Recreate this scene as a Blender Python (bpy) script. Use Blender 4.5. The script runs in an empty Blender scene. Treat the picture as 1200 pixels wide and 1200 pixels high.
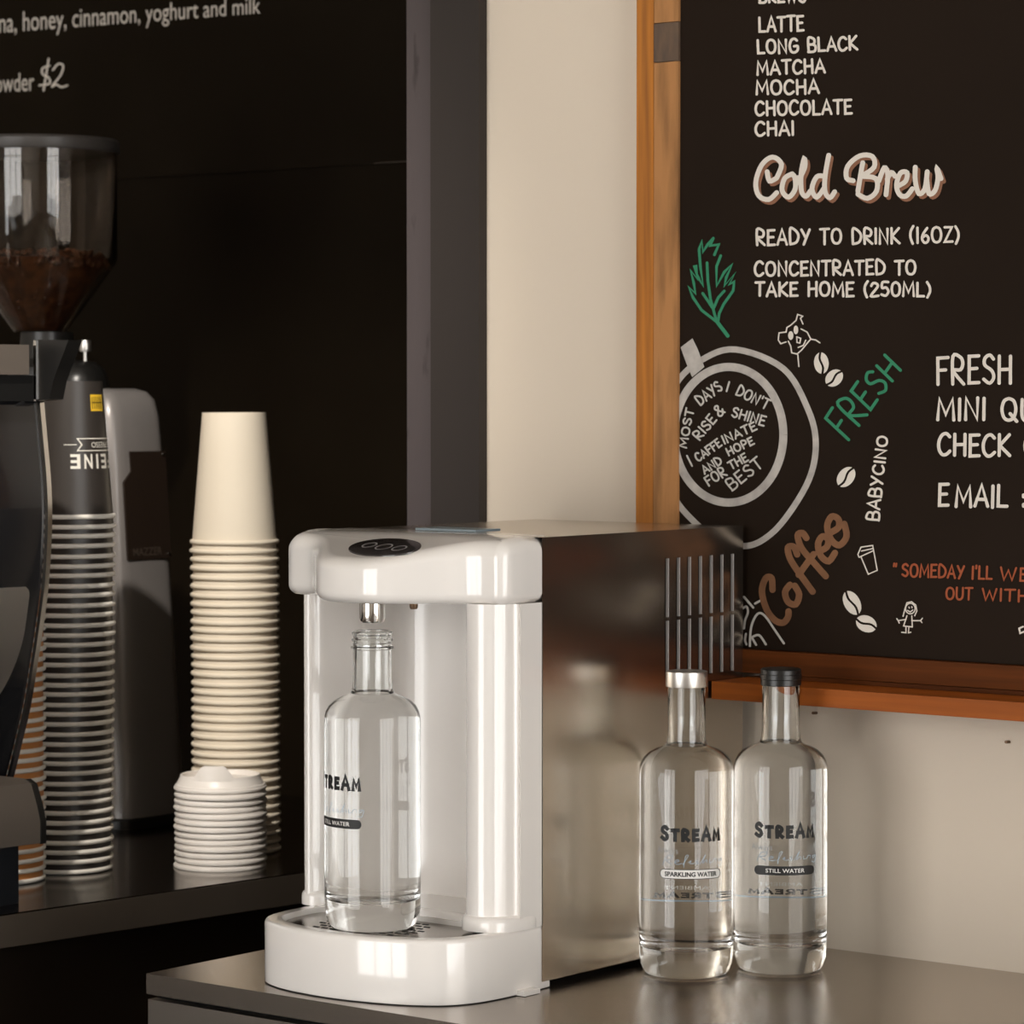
import bpy, bmesh, math, random
from mathutils import Vector, Matrix
random.seed(7)
PI = math.pi
sc = bpy.context.scene
COL = sc.collection

# ------------------------------------------------------------------ camera, sky, exposure
CAM = Vector((0, 0, 1.383)); YAW = math.radians(38.5); PITCH = math.atan(140/3706); FPX = 3706.0
cd = bpy.data.cameras.new('camera'); cam = bpy.data.objects.new('camera', cd); COL.objects.link(cam)
cam.location = CAM; cam.rotation_euler = (PI/2-PITCH, 0, YAW)
cd.sensor_width = 36; cd.lens = FPX/1200*36
cd.clip_start = .05; cd.clip_end = 60
cd.dof.use_dof = True; cd.dof.focus_distance = 2.60; cd.dof.aperture_fstop = 16
sc.camera = cam
w = bpy.data.worlds.new('daylight'); sc.world = w; w.use_nodes = True
bgn = w.node_tree.nodes['Background']; bgn.inputs[0].default_value = (1, .988, .968, 1); bgn.inputs[1].default_value = 7.0
sc.view_settings.view_transform = 'Standard'; sc.view_settings.look = 'None'
sc.view_settings.gamma = 1; sc.view_settings.use_curve_mapping = False
sc.view_settings.exposure = -0.2
cy = sc.cycles
cy.max_bounces = 16; cy.transmission_bounces = 14; cy.glossy_bounces = 8; cy.diffuse_bounces = 5; cy.transparent_max_bounces = 16
cy.use_denoising = True; cy.sample_clamp_indirect = 6; cy.caustics_reflective = False; cy.caustics_refractive = True; cy.blur_glossy = .6

# window openings that let the daylight in (wall, centre, half sizes)
WIN_F = (-3.0, -1.0, .12, 2.6)      # in the front wall y = -1.6 : x0 x1 z0 z1
WIN_R = (-.5, 2.2, .12, 2.65)      # in the wall x = 2.2     : y0 y1 z0 z1
def portal(name, loc, rot, sx, sy):
    l = bpy.data.lights.new(name, 'AREA'); l.shape = 'RECTANGLE'; l.size = sx; l.size_y = sy
    l.cycles.is_portal = True
    o = bpy.data.objects.new(name, l); COL.objects.link(o); o.location = loc; o.rotation_euler = rot
portal('daylight_front', ((WIN_F[0]+WIN_F[1])/2, -1.62, 1.36), (PI/2, 0, PI), WIN_F[1]-WIN_F[0], 2.48)
portal('daylight_side', (2.22, (WIN_R[0]+WIN_R[1])/2, 1.385), (PI/2, 0, PI/2), WIN_R[1]-WIN_R[0], 2.53)

# ------------------------------------------------------------------ geometry helpers
RX = Vector((math.cos(YAW), math.sin(YAW), 0)); V0 = Vector((-math.sin(YAW), math.cos(YAW), 0)); UPZ = Vector((0, 0, 1))
VW = V0*math.cos(PITCH) - UPZ*math.sin(PITCH); UP = RX.cross(VW)
def sight(x, y): return VW + RX*((x-600)/FPX) - UP*((y-600)/FPX)
def on_y(x, y, Y): d = sight(x, y); return CAM + d*(Y/d.y)
def on_x(x, y, X): d = sight(x, y); return CAM + d*(X/d.x)
def on_z(x, y, Z): d = sight(x, y); return CAM + d*((Z-CAM.z)/d.z)

def BM(): return bmesh.new()
def obj(name, bm, mats, parent=None, smooth=False, org=None, recalc=True):
    if recalc: bmesh.ops.recalc_face_normals(bm, faces=bm.faces[:])
    if org is not None: bmesh.ops.translate(bm, verts=bm.verts[:], vec=-Vector(org))
    me = bpy.data.meshes.new(name); bm.to_mesh(me); bm.free()
    for m in (mats if isinstance(mats, (list, tuple)) else [mats]): me.materials.append(m)
    if smooth:
        me.polygons.foreach_set('use_smooth', [True]*len(me.polygons))
        if smooth != 'all': me.set_sharp_from_angle(angle=math.radians(smooth if smooth is not True else 40))
    o = bpy.data.objects.new(name, me); COL.objects.link(o)
    if parent: o.parent = parent
    return o
def tag(o, label, cat, group=None, kind=None):
    o['label'] = label; o['category'] = cat
    if group: o['group'] = group
    if kind: o['kind'] = kind
    return o
def thing(name, label, cat, loc=(0, 0, 0), rz=0, group=None):
    o = bpy.data.objects.new(name, None); COL.objects.link(o); o.location = loc; o.rotation_euler = (0, 0, rz)
    o.empty_display_size = .02
    return tag(o, label, cat, group)
def struct(name, bm, m, **k):
    o = obj(name, bm, m, **k); o['kind'] = 'structure'; return o
def dup(root, loc, label, rz=0):
    r = root.copy(); COL.objects.link(r); r.location = loc; r.rotation_euler = (0, 0, rz); r['label'] = label
    for ch in list(root.children):
        c = ch.copy(); COL.objects.link(c); c.parent = r
    return r
def box(bm, x0, x1, y0, y1, z0, z1, mi=0):
    vs = [bm.verts.new((x, y, z)) for z in (z0, z1) for y in (y0, y1) for x in (x0, x1)]
    for f in ((0, 2, 3, 1), (4, 5, 7, 6), (0, 1, 5, 4), (2, 6, 7, 3), (0, 4, 6, 2), (1, 3, 7, 5)):
        bm.faces.new([vs[i] for i in f]).material_index = mi
    return vs
def bevel(bm, r, seg=2, ang=30):
    es = [e for e in bm.edges if len(e.link_faces) == 2 and e.calc_face_angle(0) > math.radians(ang)]
    bmesh.ops.bevel(bm, geom=es, offset=r, segments=seg, profile=.5, affect='EDGES', clamp_overlap=True)
def lathe(bm, prof, c=(0, 0, 0), n=64, mi=0, mis=None):
    rings = []
    for r, z in prof:
        if r < 1e-6: rings.append([bm.verts.new((c[0], c[1], c[2]+z))])
        else: rings.append([bm.verts.new((c[0]+r*math.cos(2*PI*i/n), c[1]+r*math.sin(2*PI*i/n), c[2]+z)) for i in range(n)])
    for k in range(len(rings)-1):
        a, b = rings[k], rings[k+1]; m = mis[k] if mis else mi
        for i in range(n):
            j = (i+1) % n
            if len(a) == 1 and len(b) == 1: continue
            if len(a) == 1: f = bm.faces.new((a[0], b[j], b[i]))
            elif len(b) == 1: f = bm.faces.new((a[i], a[j], b[0]))
            else: f = bm.faces.new((a[i], a[j], b[j], b[i]))
            f.material_index = m
    return rings
def catmull(pts, k=6, closed=False):
    P = [Vector(p) for p in pts]; n = len(P); out = []
    if n < 3 and not closed: return P
    for i in range(n if closed else n-1):
        if closed: p0, p1, p2, p3 = P[(i-1) % n], P[i], P[(i+1) % n], P[(i+2) % n]
        else: p0, p1, p2, p3 = P[max(i-1, 0)], P[i], P[i+1], P[min(i+2, n-1)]
        for s in range(k):
            t = s/k
            out.append(.5*((2*p1)+(p2-p0)*t+(2*p0-5*p1+4*p2-p3)*t*t+(3*p1-p0-3*p2+p3)*t*t*t))
    if not closed: out.append(P[-1])
    return out
def inset(pts, d):
    n = len(pts); out = []
    area = sum(pts[i][0]*pts[(i+1) % n][1]-pts[(i+1) % n][0]*pts[i][1] for i in range(n))
    s = 1 if area > 0 else -1
    for i in range(n):
        a = Vector(pts[i][:2])-Vector(pts[i-1][:2]); b = Vector(pts[(i+1) % n][:2])-Vector(pts[i][:2])
        a.normalize(); b.normalize()
        na = Vector((-a.y, a.x))*s; nb = Vector((-b.y, b.x))*s
        m = na+nb
        if m.length < 1e-6: m = na
        m.normalize(); q = max(.5, m.dot(na))
        out.append(Vector(pts[i][:2])+m*(d/q))
    return out
def rprism(bm, outline, z0, z1, rt=0, rb=0, seg=5, warp=None, mi=0):
    lev = []
    if rb > 0:
        for i in range(seg): a = PI/2*i/seg; lev.append((rb*(1-math.sin(a)), z0+rb*(1-math.cos(a))))
        lev.append((0, z0+rb))
    else: lev.append((0, z0))
    if rt > 0:
        lev.append((0, z1-rt))
        for i in range(1, seg+1): a = PI/2*i/seg; lev.append((rt*(1-math.cos(a)), z1-rt+rt*math.sin(a)))
    else: lev.append((0, z1))
    rings = []
    for d, z in lev:
        ol = inset(outline, d) if d > 1e-7 else [Vector(p[:2]) for p in outline]
        rings.append([bm.verts.new((p.x, p.y, z if warp is None else warp(p.x, p.y, z))) for p in ol])
    n = len(outline)
    for a, b in zip(rings, rings[1:]):
        for i in range(n):
            j = (i+1) % n; bm.faces.new((a[i], a[j], b[j], b[i])).material_index = mi
    bm.faces.new(rings[0]).material_index = mi; bm.faces.new(rings[-1]).material_index = mi
    return rings
def tube(bm, pts, r, n=8):
    P = [Vector(p) for p in pts]; rings = []
    for i, p in enumerate(P):
        t = (P[min(i+1, len(P)-1)]-P[max(i-1, 0)]).normalized()
        u = t.cross(Vector((0, 0, 1)));
        if u.length < .1: u = t.cross(Vector((1, 0, 0)))
        u.normalize(); v = t.cross(u)
        rings.append([bm.verts.new(p+u*r*math.cos(2*PI*k/n)+v*r*math.sin(2*PI*k/n)) for k in range(n)])
    for a, b in zip(rings, rings[1:]):
        for i in range(n): bm.faces.new((a[i], a[(i+1) % n], b[(i+1) % n], b[i]))
    bm.faces.new(rings[0]); bm.faces.new(rings[-1])
KC = [0]
def ribbon(bm, pts, width, put, cap=True):
    """flat painted stroke: pts in 2D, width in the same units, put() maps 2D to the surface"""
    KC[0] = math.floor(KC[0])+1
    P = [Vector(p[:2]) for p in pts]
    P = [p for i, p in enumerate(P) if i == 0 or (p-P[i-1]).length > 1e-5]
    if len(P) < 2: return
    h = width/2; L = []; R = []
    for i, p in enumerate(P):
        a = (P[i]-P[i-1]).normalized() if i else (P[1]-P[0]).normalized()
        b = (P[i+1]-P[i]).normalized() if i < len(P)-1 else a
        t = a+b
        if t.length < .2: t = b
        t.normalize(); nrm = Vector((-t.y, t.x)); q = max(.6, nrm.dot(Vector((-a.y, a.x))))
        L.append(p+nrm*h/q); R.append(p-nrm*h/q)
    vl = []; vr = []
    for p, q in zip(L, R): vl.append(bm.verts.new(put(*p))); vr.append(bm.verts.new(put(*q))); KC[0] += .12
    for i in range(len(P)-1):
        try: bm.faces.new((vl[i], vr[i], vr[i+1], vl[i+1]))
        except ValueError: pass
    if cap:
        for e, s in ((0, -1), (-1, 1)):
            t = (P[1]-P[0] if e == 0 else P[-1]-P[-2]).normalized()*s; nrm = Vector((-t.y, t.x))
            arc = [bm.verts.new(put(*(P[e]+nrm*h*math.cos(a)+t*h*math.sin(a)))) for a in [PI*k/6 for k in range(7)]]
            bm.faces.new(arc)
def blob(bm, pts, put):
    bm.faces.new([bm.verts.new(put(*p[:2])) for p in pts])

def text_bm(body, bold=0.0, spacing=1.0):
    """default font outline as a flat mesh; returns bm, bounds"""
    cu = bpy.data.curves.new('t', 'FONT'); cu.body = body; cu.offset = bold; cu.space_character = spacing; cu.resolution_u = 4
    o = bpy.data.objects.new('t', cu); COL.objects.link(o)
    dg = bpy.context.evaluated_depsgraph_get(); me = bpy.data.meshes.new_from_object(o.evaluated_get(dg))
    bm = BM(); bm.from_mesh(me); bpy.data.objects.remove(o); bpy.data.curves.remove(cu); bpy.data.meshes.remove(me)
    xs = [v.co.x for v in bm.verts]; ys = [v.co.y for v in bm.verts]
    return bm, (min(xs), max(xs), min(ys), max(ys))

# ------------------------------------------------------------------ materials
def mat(name, col, rough=.5, metal=0, spec=.5, trans=0, ior=1.45, coat=0, bump=None, var=None):
    m = bpy.data.materials.new(name); m.use_nodes = True; nt = m.node_tree; b = nt.nodes['Principled BSDF']
    b.inputs['Base Color'].default_value = (*col, 1); b.inputs['Roughness'].default_value = rough; b.inputs['Metallic'].default_value = metal
    b.inputs['Specular IOR Level'].default_value = spec; b.inputs['Transmission Weight'].default_value = trans; b.inputs['IOR'].default_value = ior
    b.inputs['Coat Weight'].default_value = coat; b.inputs['Coat Roughness'].default_value = .04
    tc = nt.nodes.new('ShaderNodeTexCoord')
    if bump:
        scale, strength = bump[0], bump[1]
        mp = nt.nodes.new('ShaderNodeMapping'); mp.inputs['Scale'].default_value = scale if isinstance(scale, tuple) else (scale,)*3
        nz = nt.nodes.new('ShaderNodeTexNoise'); nz.inputs['Scale'].default_value = 1; nz.inputs['Detail'].default_value = 4
        bp = nt.nodes.new('ShaderNodeBump'); bp.inputs['Strength'].default_value = strength; bp.inputs['Distance'].default_value = bump[2] if len(bump) > 2 else .001
        nt.links.new(tc.outputs['Object'], mp.inputs[0]); nt.links.new(mp.outputs[0], nz.inputs[0]); nt.links.new(nz.outputs[0], bp.inputs['Height']); nt.links.new(bp.outputs[0], b.inputs['Normal'])
    if var:
        scale, c2, lo, hi = var
        mp = nt.nodes.new('ShaderNodeMapping'); mp.inputs['Scale'].default_value = scale if isinstance(scale, tuple) else (scale,)*3
        nz = nt.nodes.new('ShaderNodeTexNoise'); nz.inputs['Scale'].default_value = 1; nz.inputs['Detail'].default_value = 6
        cr = nt.nodes.new('ShaderNodeValToRGB'); cr.color_ramp.elements[0].position = lo; cr.color_ramp.elements[1].position = hi
        cr.color_ramp.elements[0].color = (*col, 1); cr.color_ramp.elements[1].color = (*c2, 1)
        nt.links.new(tc.outputs['Object'], mp.inputs[0]); nt.links.new(mp.outputs[0], nz.inputs[0]); nt.links.new(nz.outputs[0], cr.inputs[0]); nt.links.new(cr.outputs[0], b.inputs['Base Color'])
    return m
M = {}
M['cream'] = mat('cream wall paint', (.66, .565, .455), .55, bump=(60, .15), var=(1.3, (.69, .60, .49), .35, .65))
M['white_wall'] = mat('off white room paint', (.62, .56, .49), .7)
M['black_wall'] = mat('black wall paint', (.0075, .0045, .0018), .7, spec=.08, var=(3, (.012, .008, .004), .4, .7))
M['black_trim'] = mat('black painted post', (.026, .020, .017), .55, spec=.3, bump=((40, 40, 8), .3))
M['grey_trim'] = mat('worn grey painted post', (.062, .050, .050), .6, spec=.3, bump=((90, 90, 20), .6), var=((60, 60, 14), (.035, .028, .027), .62, .72))
M['floor'] = mat('dark floor', (.10, .08, .065), .35, var=(5, (.14, .11, .09), .4, .6))
M['ceiling'] = mat('ceiling paint', (.60, .56, .50), .8)
M['frame_white'] = mat('window frame paint', (.16, .14, .12), .5)
M['board'] = mat('blackboard paint', (.0145, .0088, .0055), .6, spec=.06, bump=(120, .1), var=(4, (.017, .0105, .0068), .4, .65))
M['chalk'] = mat('white chalk paint', (.70, .64, .57), .7, spec=.2)
M['chalk_ring'] = mat('brushed grey white chalk', (.50, .46, .42), .7, spec=.2, var=((70, 70, 70), (.32, .29, .27), .35, .75))
M['chalk_thin'] = mat('thin grey chalk', (.52, .49, .45), .7, spec=.2)
M['chalk_green'] = mat('green chalk paint', (.035, .22, .115), .7, spec=.2)
M['chalk_brown'] = mat('brown chalk paint', (.22, .105, .052), .7, spec=.2, var=(60, (.16, .075, .038), .4, .7))
M['chalk_orange'] = mat('burnt orange chalk', (.34, .085, .035), .7, spec=.2)
M['shadow_paint'] = mat('copper letter shadow paint', (.26, .12, .07), .7, spec=.2)
M['wood'] = mat('honey pine', (.50, .185, .032), .6, spec=.15, bump=((200, 200, 8), .25), var=((120, 120, 5), (.26, .10, .026), .35, .7))
M['wood_old'] = mat('weathered pine', (.42, .20, .075), .65, spec=.15, bump=((220, 220, 30), .5), var=((70, 70, 9), (.17, .085, .035), .42, .75))
M['wood_knot'] = mat('dark weathered knot wood', (.085, .055, .038), .7, var=((90, 90, 25), (.15, .09, .05), .4, .7))
M['wood_red'] = mat('red brown stained pine', (.38, .098, .012), .5, spec=.2, bump=((6, 160, 160), .2), var=((4, 110, 110), (.24, .06, .009), .35, .72))
M['wood_dark'] = mat('dark stained pine', (.12, .033, .006), .6, spec=.1, var=((4, 110, 110), (.055, .016, .004), .35, .72))
M['steel'] = mat('brushed steel worktop', (.47, .41, .355), .26, 1, bump=((4, 400, 400), .04), var=(2.5, (.42, .365, .315), .35, .65))
M['steel_front'] = mat('brushed steel front', (.45, .40, .35), .3, 1, bump=((400, 400, 6), .05))
M['steel_side'] = mat('polished steel casing', (.56, .50, .43), .23, 1, bump=((3, 3, 3), .05, .01))
M['steel_dark'] = mat('dark steel countertop', (.26, .225, .19), .16, 1, var=(4, (.21, .18, .15), .35, .65))
M['lip'] = mat('dull steel lip', (.20, .165, .13), .45, .8, var=(5, (.14, .11, .085), .35, .7))
M['lip_edge'] = mat('bare sheet edge', (.55, .52, .50), .45, .2)
M['chrome'] = mat('chrome', (.72, .70, .67), .12, 1)
M['satin'] = mat('satin aluminium', (.72, .70, .67), .33, 1)
M['white_gloss'] = mat('glossy white plastic', (.80, .765, .73), .12, coat=.6)
M['black_plastic'] = mat('black plastic', (.008, .0075, .007), .3)
M['black_gloss'] = mat('glossy black panel', (.010, .010, .011), .08, coat=.4)
M['black_matte'] = mat('matt black', (.004, .0038, .0035), .6, spec=.2)
M['cabinet'] = mat('dark brown cabinet laminate', (.010, .006, .003), .5, spec=.25)
M['grey_plastic'] = mat('grey brown rail plastic', (.085, .07, .058), .4)
M['blue_black'] = mat('blue black rubber', (.012, .014, .018), .45)
M['pad'] = mat('dark smoked button pad', (.035, .03, .03), .15, coat=.5)
M['pad_mark'] = mat('pale button marking', (.35, .34, .34), .4)
M['blue_tab'] = mat('blue grey film tab', (.22, .27, .30), .3)
M['screw'] = mat('rusty brass screw', (.16, .10, .06), .4, .8)
M['glass'] = mat('clear bottle glass', (.97, .985, .98), 0, trans=1, ior=1.48)
M['water_side'] = mat('water against glass', (1, 1, 1), 0, trans=1, ior=1.333/1.48)
M['water_top'] = mat('water surface', (1, 1, 1), 0, trans=1, ior=1.333)
M['acrylic'] = mat('smoky clear acrylic', (.80, .74, .68), .03, trans=1, ior=1.5)
M['ink'] = mat('black screen print', (.006, .006, .006), .5)
M['ink_white'] = mat('white screen print', (.78, .76, .73), .5)
M['ink_grey'] = mat('faint grey print', (.36, .37, .38), .5)
M['ink_blue'] = mat('pale blue print', (.36, .47, .58), .5)
M['cup_white'] = mat('white paper', (.74, .66, .54), .55, spec=.3)
M['cup_rim'] = mat('white rolled paper rim', (.86, .82, .75), .5)
M['cup_black'] = mat('black printed paper', (.036, .030, .026), .38, spec=.5)
M['cup_orange'] = mat('orange kraft paper', (.52, .21, .06), .55)
M['cup_print'] = mat('cream cup print', (.75, .71, .63), .5)
M['yellow'] = mat('yellow sticker', (.80, .50, .03), .5)
M['lid_white'] = mat('white plastic lid', (.80, .75, .70), .35)
M['grinder'] = mat('grey grinder paint', (.26, .24, .23), .35, .3, coat=.2)
M['plate'] = mat('dark brown name plate', (.022, .014, .010), .3)
M['plate_mark'] = mat('dull plate print', (.06, .045, .035), .4)
M['bean'] = mat('roasted coffee bean', (.13, .052, .022), .36, var=(80, (.06, .022, .010), .4, .6))
M['lid_grey'] = mat('grey hopper lid plastic', (.05, .044, .040), .4)

# ------------------------------------------------------------------ the room
YW = 2.3125; YB = 2.9; XE = -1.8695; XL = -3.7; XR = 2.2; YF = -1.6; H = 3.0; T = .15
bm = BM(); box(bm, XL-T, XR+T, YF-T, YB+T, -.1, 0); struct('floor', bm, M['floor'])
bm = BM(); box(bm, XL-T, XR+T, YF-T, YB+T, H, H+.1); struct('ceiling', bm, M['ceiling'])
bm = BM(); box(bm, XE, XR+T, YW, YB+T, 0, H); struct('wall_back', bm, M['cream'])
bm = BM(); box(bm, XL-T, XE, YB, YB+T, 0, H); struct('wall_rear', bm, M['black_wall'])
bm = BM(); box(bm, XL-T, XL, YF-T, YB, 0, H); struct('wall_left', bm, M['white_wall'])
def wall_with_window(name, axis, fixed, a0, a1, win, n):
    bm = BM(); u0, u1, z0, z1 = win
    def b(p0, p1, q0, q1, d0, d1, target):
        if axis == 'x': box(target, p0, p1, fixed+d0, fixed+d1, q0, q1)
        else: box(target, fixed+d0, fixed+d1, p0, p1, q0, q1)
    s = -1 if axis == 'x' else 1
    d0, d1 = (-T, 0) if s < 0 else (0, T)
    b(a0, u0, 0, H, d0, d1, bm); b(u1, a1, 0, H, d0, d1, bm); b(u0, u1, 0, z0, d0, d1, bm); b(u0, u1, z1, H, d0, d1, bm)
    struct(name, bm, M['white_wall'])
    bm = BM(); f = .05
    e0, e1 = d0*.5-.02, d0*.5+.03
    if s > 0: e0, e1 = .06, .11
    b(u0, u0+f, z0, z1, e0, e1, bm); b(u1-f, u1, z0, z1, e0, e1, bm); b(u0+f, u1-f, z0, z0+f, e0, e1, bm); b(u0+f, u1-f, z1-f, z1, e0, e1, bm)
    for k in range(1, n): x = u0+(u1-u0)*k/n; b(x-.025, x+.025, z0+f, z1-f, e0, e1, bm)
    zz = z0+(z1-z0)*.68; b(u0+f, u1-f, zz-.02, zz+.02, e0, e1, bm)
    return bm
bm = wall_with_window('wall_front', 'x', YF, XL-T, XR+T, WIN_F, 3); struct('window_1', bm, M['frame_white'])
bm = wall_with_window('wall_right', 'y', XR, YF, YW, WIN_R, 4); struct('window_2', bm, M['frame_white'])
# added spotlight out of view, put in to brighten the cup stacks
SP = Vector((-1.48, .78, 2.70)); ST = Vector((-2.38, 2.36, 1.25)); sd = (ST-SP).normalized(); sq = sd.to_track_quat('-Z', 'Y')
spot = thing('added_spotlight', 'added spotlight out of view that brightens the cup stacks on the counter', 'spotlight', (SP.x, SP.y, H))
bm = BM(); tube(bm, [SP-sd*.005, SP-sd*.13], .042, 28); obj('lamp_housing', bm, M['black_plastic'], spot, smooth=40, org=(SP.x, SP.y, H))
bm = BM(); tube(bm, [SP-sd*.08, Vector((SP.x, SP.y, H)-Vector((0, 0, .0)) if False else SP-sd*.08+Vector((0, 0, H-(SP-sd*.08).z-.001)))], .010, 12); obj('stem', bm, M['black_plastic'], spot, smooth=40, org=(SP.x, SP.y, H))
l = bpy.data.lights.new('spot_beam', 'SPOT'); l.energy = 250; l.color = (1, .93, .84); l.spot_size = math.radians(29); l.spot_blend = 1; l.shadow_soft_size = .035
o = bpy.data.objects.new('spot_beam', l); COL.objects.link(o); o.location = SP+sd*.002; o.rotation_euler = sq.to_euler()
# black painted end post of the cream wall
bm = BM(); box(bm, -1.9285, XE, YW-.012, YW+.2, 0, H); struct('trim_1', bm, M['black_trim'])
bm = BM(); box(bm, -1.963, -1.9285, YW-.006, YW+.2, 0, H); struct('trim_2', bm, M['grey_trim'])

# ------------------------------------------------------------------ steel bench
BX0 = -1.866; BYF = 1.857
bench = thing('steel_bench', 'brushed stainless steel bench below the chalkboard wall carrying the white dispenser', 'workbench', (BX0, BYF, 0))
bm = BM(); box(bm, BX0, 1.6, BYF, YW-.001, .883, .9); bevel(bm, .0015, 2); obj('worktop', bm, M['steel'], bench, org=(BX0, BYF, 0))
bm = BM(); box(bm, BX0+.004, 1.59, BYF+.012, YW-.01, .1, .8795); obj('cabinet_body', bm, M['black_matte'], bench, org=(BX0, BYF, 0))
bm = BM(); box(bm, BX0+.001, BX0+.62, BYF+.001, BYF+.011, .14, .8785); bevel(bm, .001); obj('door', bm, M['steel_front'], bench, org=(BX0, BYF, 0))
bm = BM(); box(bm, BX0+.03, 1.57, BYF+.05, YW-.02, 0, .0995); obj('plinth', bm, M['black_matte'], bench, org=(BX0, BYF, 0))

# ------------------------------------------------------------------ left counter
A = on_z(0, 1072, .9); B = on_z(360, 1021, .9); cdir = (B-A); cdir.z = 0; cdir.normalize(); cn = Vector((-cdir.y, cdir.x, 0))
CORG = A - cdir*1.3
ang = math.atan2(cdir.y, cdir.x)
counter = thing('service_counter', 'dark polished steel counter along the black wall holding the cup stacks', 'counter', (CORG.x, CORG.y, 0), ang)
LEN = 2.06
bm = BM(); box(bm, 0, LEN, 0, .62, .868, .9); bevel(bm, .003, 2); obj('countertop', bm, M['steel_dark'], counter)
bm = BM(); box(bm, 0, LEN, -.002, -.0002, .869, .8985); obj('front_lip', bm, M['lip'], counter)
bm = BM(); box(bm, .01, LEN-.01, .03, .60, 0, .8675); obj('cabinet', bm, M['cabinet'], counter)
def cpt(s, d, z=.9): return CORG + cdir*s + cn*d + Vector((0, 0, z))     # s along the edge, d back from it

# ------------------------------------------------------------------ stroke lettering
G = {
'A': (.8, [[(0, 0), (.4, 1), (.8, 0)], [(.13, .32), (.67, .32)]]), 'B': (.7, [[(.05, 0), (.05, 1), (.5, .98), (.62, .78), (.5, .56), (.05, .54)], [(.4, .54), (.68, .42), (.66, .12), (.45, 0), (0, 0)]]),
'C': (.75, [[(.72, .85), (.5, 1), (.22, .92), (.03, .6), (.05, .25), (.25, .02), (.5, .02), (.74, .18)]]), 'D': (.78, [[(.06, 0), (.06, 1), (.4, .97), (.72, .7), (.76, .4), (.55, .1), (.06, 0)]]),
'E': (.62, [[(.6, 1), (.05, .98), (.05, 0), (.62, .02)], [(.05, .52), (.5, .54)]]), 'F': (.62, [[(.64, 1), (.04, .97), (.06, 0)], [(.06, .52), (.5, .54)]]),
'G': (.8, [[(.72, .86), (.5, 1), (.2, .9), (.03, .5), (.15, .1), (.45, 0), (.74, .15), (.76, .45), (.45, .45)]]), 'H': (.75, [[(.05, 0), (.05, 1)], [(.7, 0), (.7, 1)], [(.05, .5), (.7, .52)]]),
'I': (.12, [[(.06, 0), (.06, 1)]]), 'K': (.72, [[(.05, 0), (.05, 1)], [(.68, 1), (.08, .48), (.72, 0)]]), 'L': (.6, [[(.05, 1), (.05, .02), (.6, .02)]]),
'M': (.95, [[(.02, 0), (.1, 1), (.47, .25), (.85, 1), (.93, 0)]]), 'N': (.78, [[(.05, 0), (.06, 1), (.7, .02), (.72, 1)]]),
'O': (.85, [[(.42, 1), (.15, .88), (.03, .5), (.15, .12), (.42, 0), (.7, .12), (.82, .5), (.7, .88), (.42, 1)]]), 'P': (.66, [[(.06, 0), (.06, 1), (.5, .97), (.64, .75), (.5, .5), (.06, .46)]]),
'Q': (.88, [[(.42, 1), (.15, .88), (.03, .5), (.15, .12), (.42, 0), (.7, .12), (.82, .5), (.7, .88), (.42, 1)], [(.5, .3), (.88, -.05)]]), 'R': (.72, [[(.06, 0), (.06, 1), (.5, .97), (.64, .75), (.5, .52), (.08, .48), (.7, 0)]]),
'S': (.65, [[(.6, .86), (.38, 1), (.1, .88), (.1, .64), (.5, .45), (.62, .2), (.38, 0), (.04, .14)]]), 'T': (.72, [[(0, .98), (.74, 1)], [(.37, 1), (.35, 0)]]),
'U': (.75, [[(.05, 1), (.05, .3), (.2, .03), (.5, .03), (.7, .3), (.7, 1)]]), 'W': (1.05, [[(.02, 1), (.25, 0), (.52, .8), (.78, 0), (1.02, 1)]]),
'Y': (.72, [[(.02, 1), (.36, .48)], [(.72, 1), (.2, 0)]]), 'Z': (.7, [[(.05, .98), (.66, .98), (.03, .02), (.7, .04)]]),
'0': (.75, [[(.37, 1), (.12, .85), (.03, .5), (.12, .12), (.37, 0), (.62, .12), (.72, .5), (.62, .85), (.37, 1)]]), '1': (.2, [[(.1, 0), (.1, 1)]]),
'2': (.66, [[(.05, .78), (.2, .98), (.5, .95), (.58, .7), (.02, .02), (.66, .04)]]), '5': (.64, [[(.6, 1), (.12, .98), (.08, .58), (.42, .6), (.62, .32), (.4, .02), (.02, .1)]]),
'6': (.64, [[(.5, 1), (.15, .6), (.05, .25), (.25, 0), (.5, .05), (.6, .3), (.4, .5), (.1, .36)]]),
'(': (.3, [[(.28, 1.08), (.06, .75), (.03, .35), (.22, -.08)]]), ')': (.3, [[(.03, 1.08), (.25, .75), (.28, .35), (.06, -.08)]]), "'": (.12, [[(.07, 1.05), (.05, .82)]]),
'"': (.32, [[(.07, 1.05), (.05, .8)], [(.25, 1.05), (.23, .8)]]), ':': (.12, [[(.06, .7), (.06, .8)], [(.06, .15), (.06, .25)]]),
'&': (.8, [[(.75, .05), (.2, .75), (.35, 1), (.58, .85), (.1, .25), (.25, 0), (.55, .08), (.75, .4)]]), '$': (.62, [[(.6, .86), (.38, 1), (.1, .88), (.1, .64), (.5, .45), (.62, .2), (.38, 0), (.04, .14)], [(.42, 1.15), (.26, -.15)]]),
}
ROUND = set('BCDGOPQRSU0256()&$')
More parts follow.
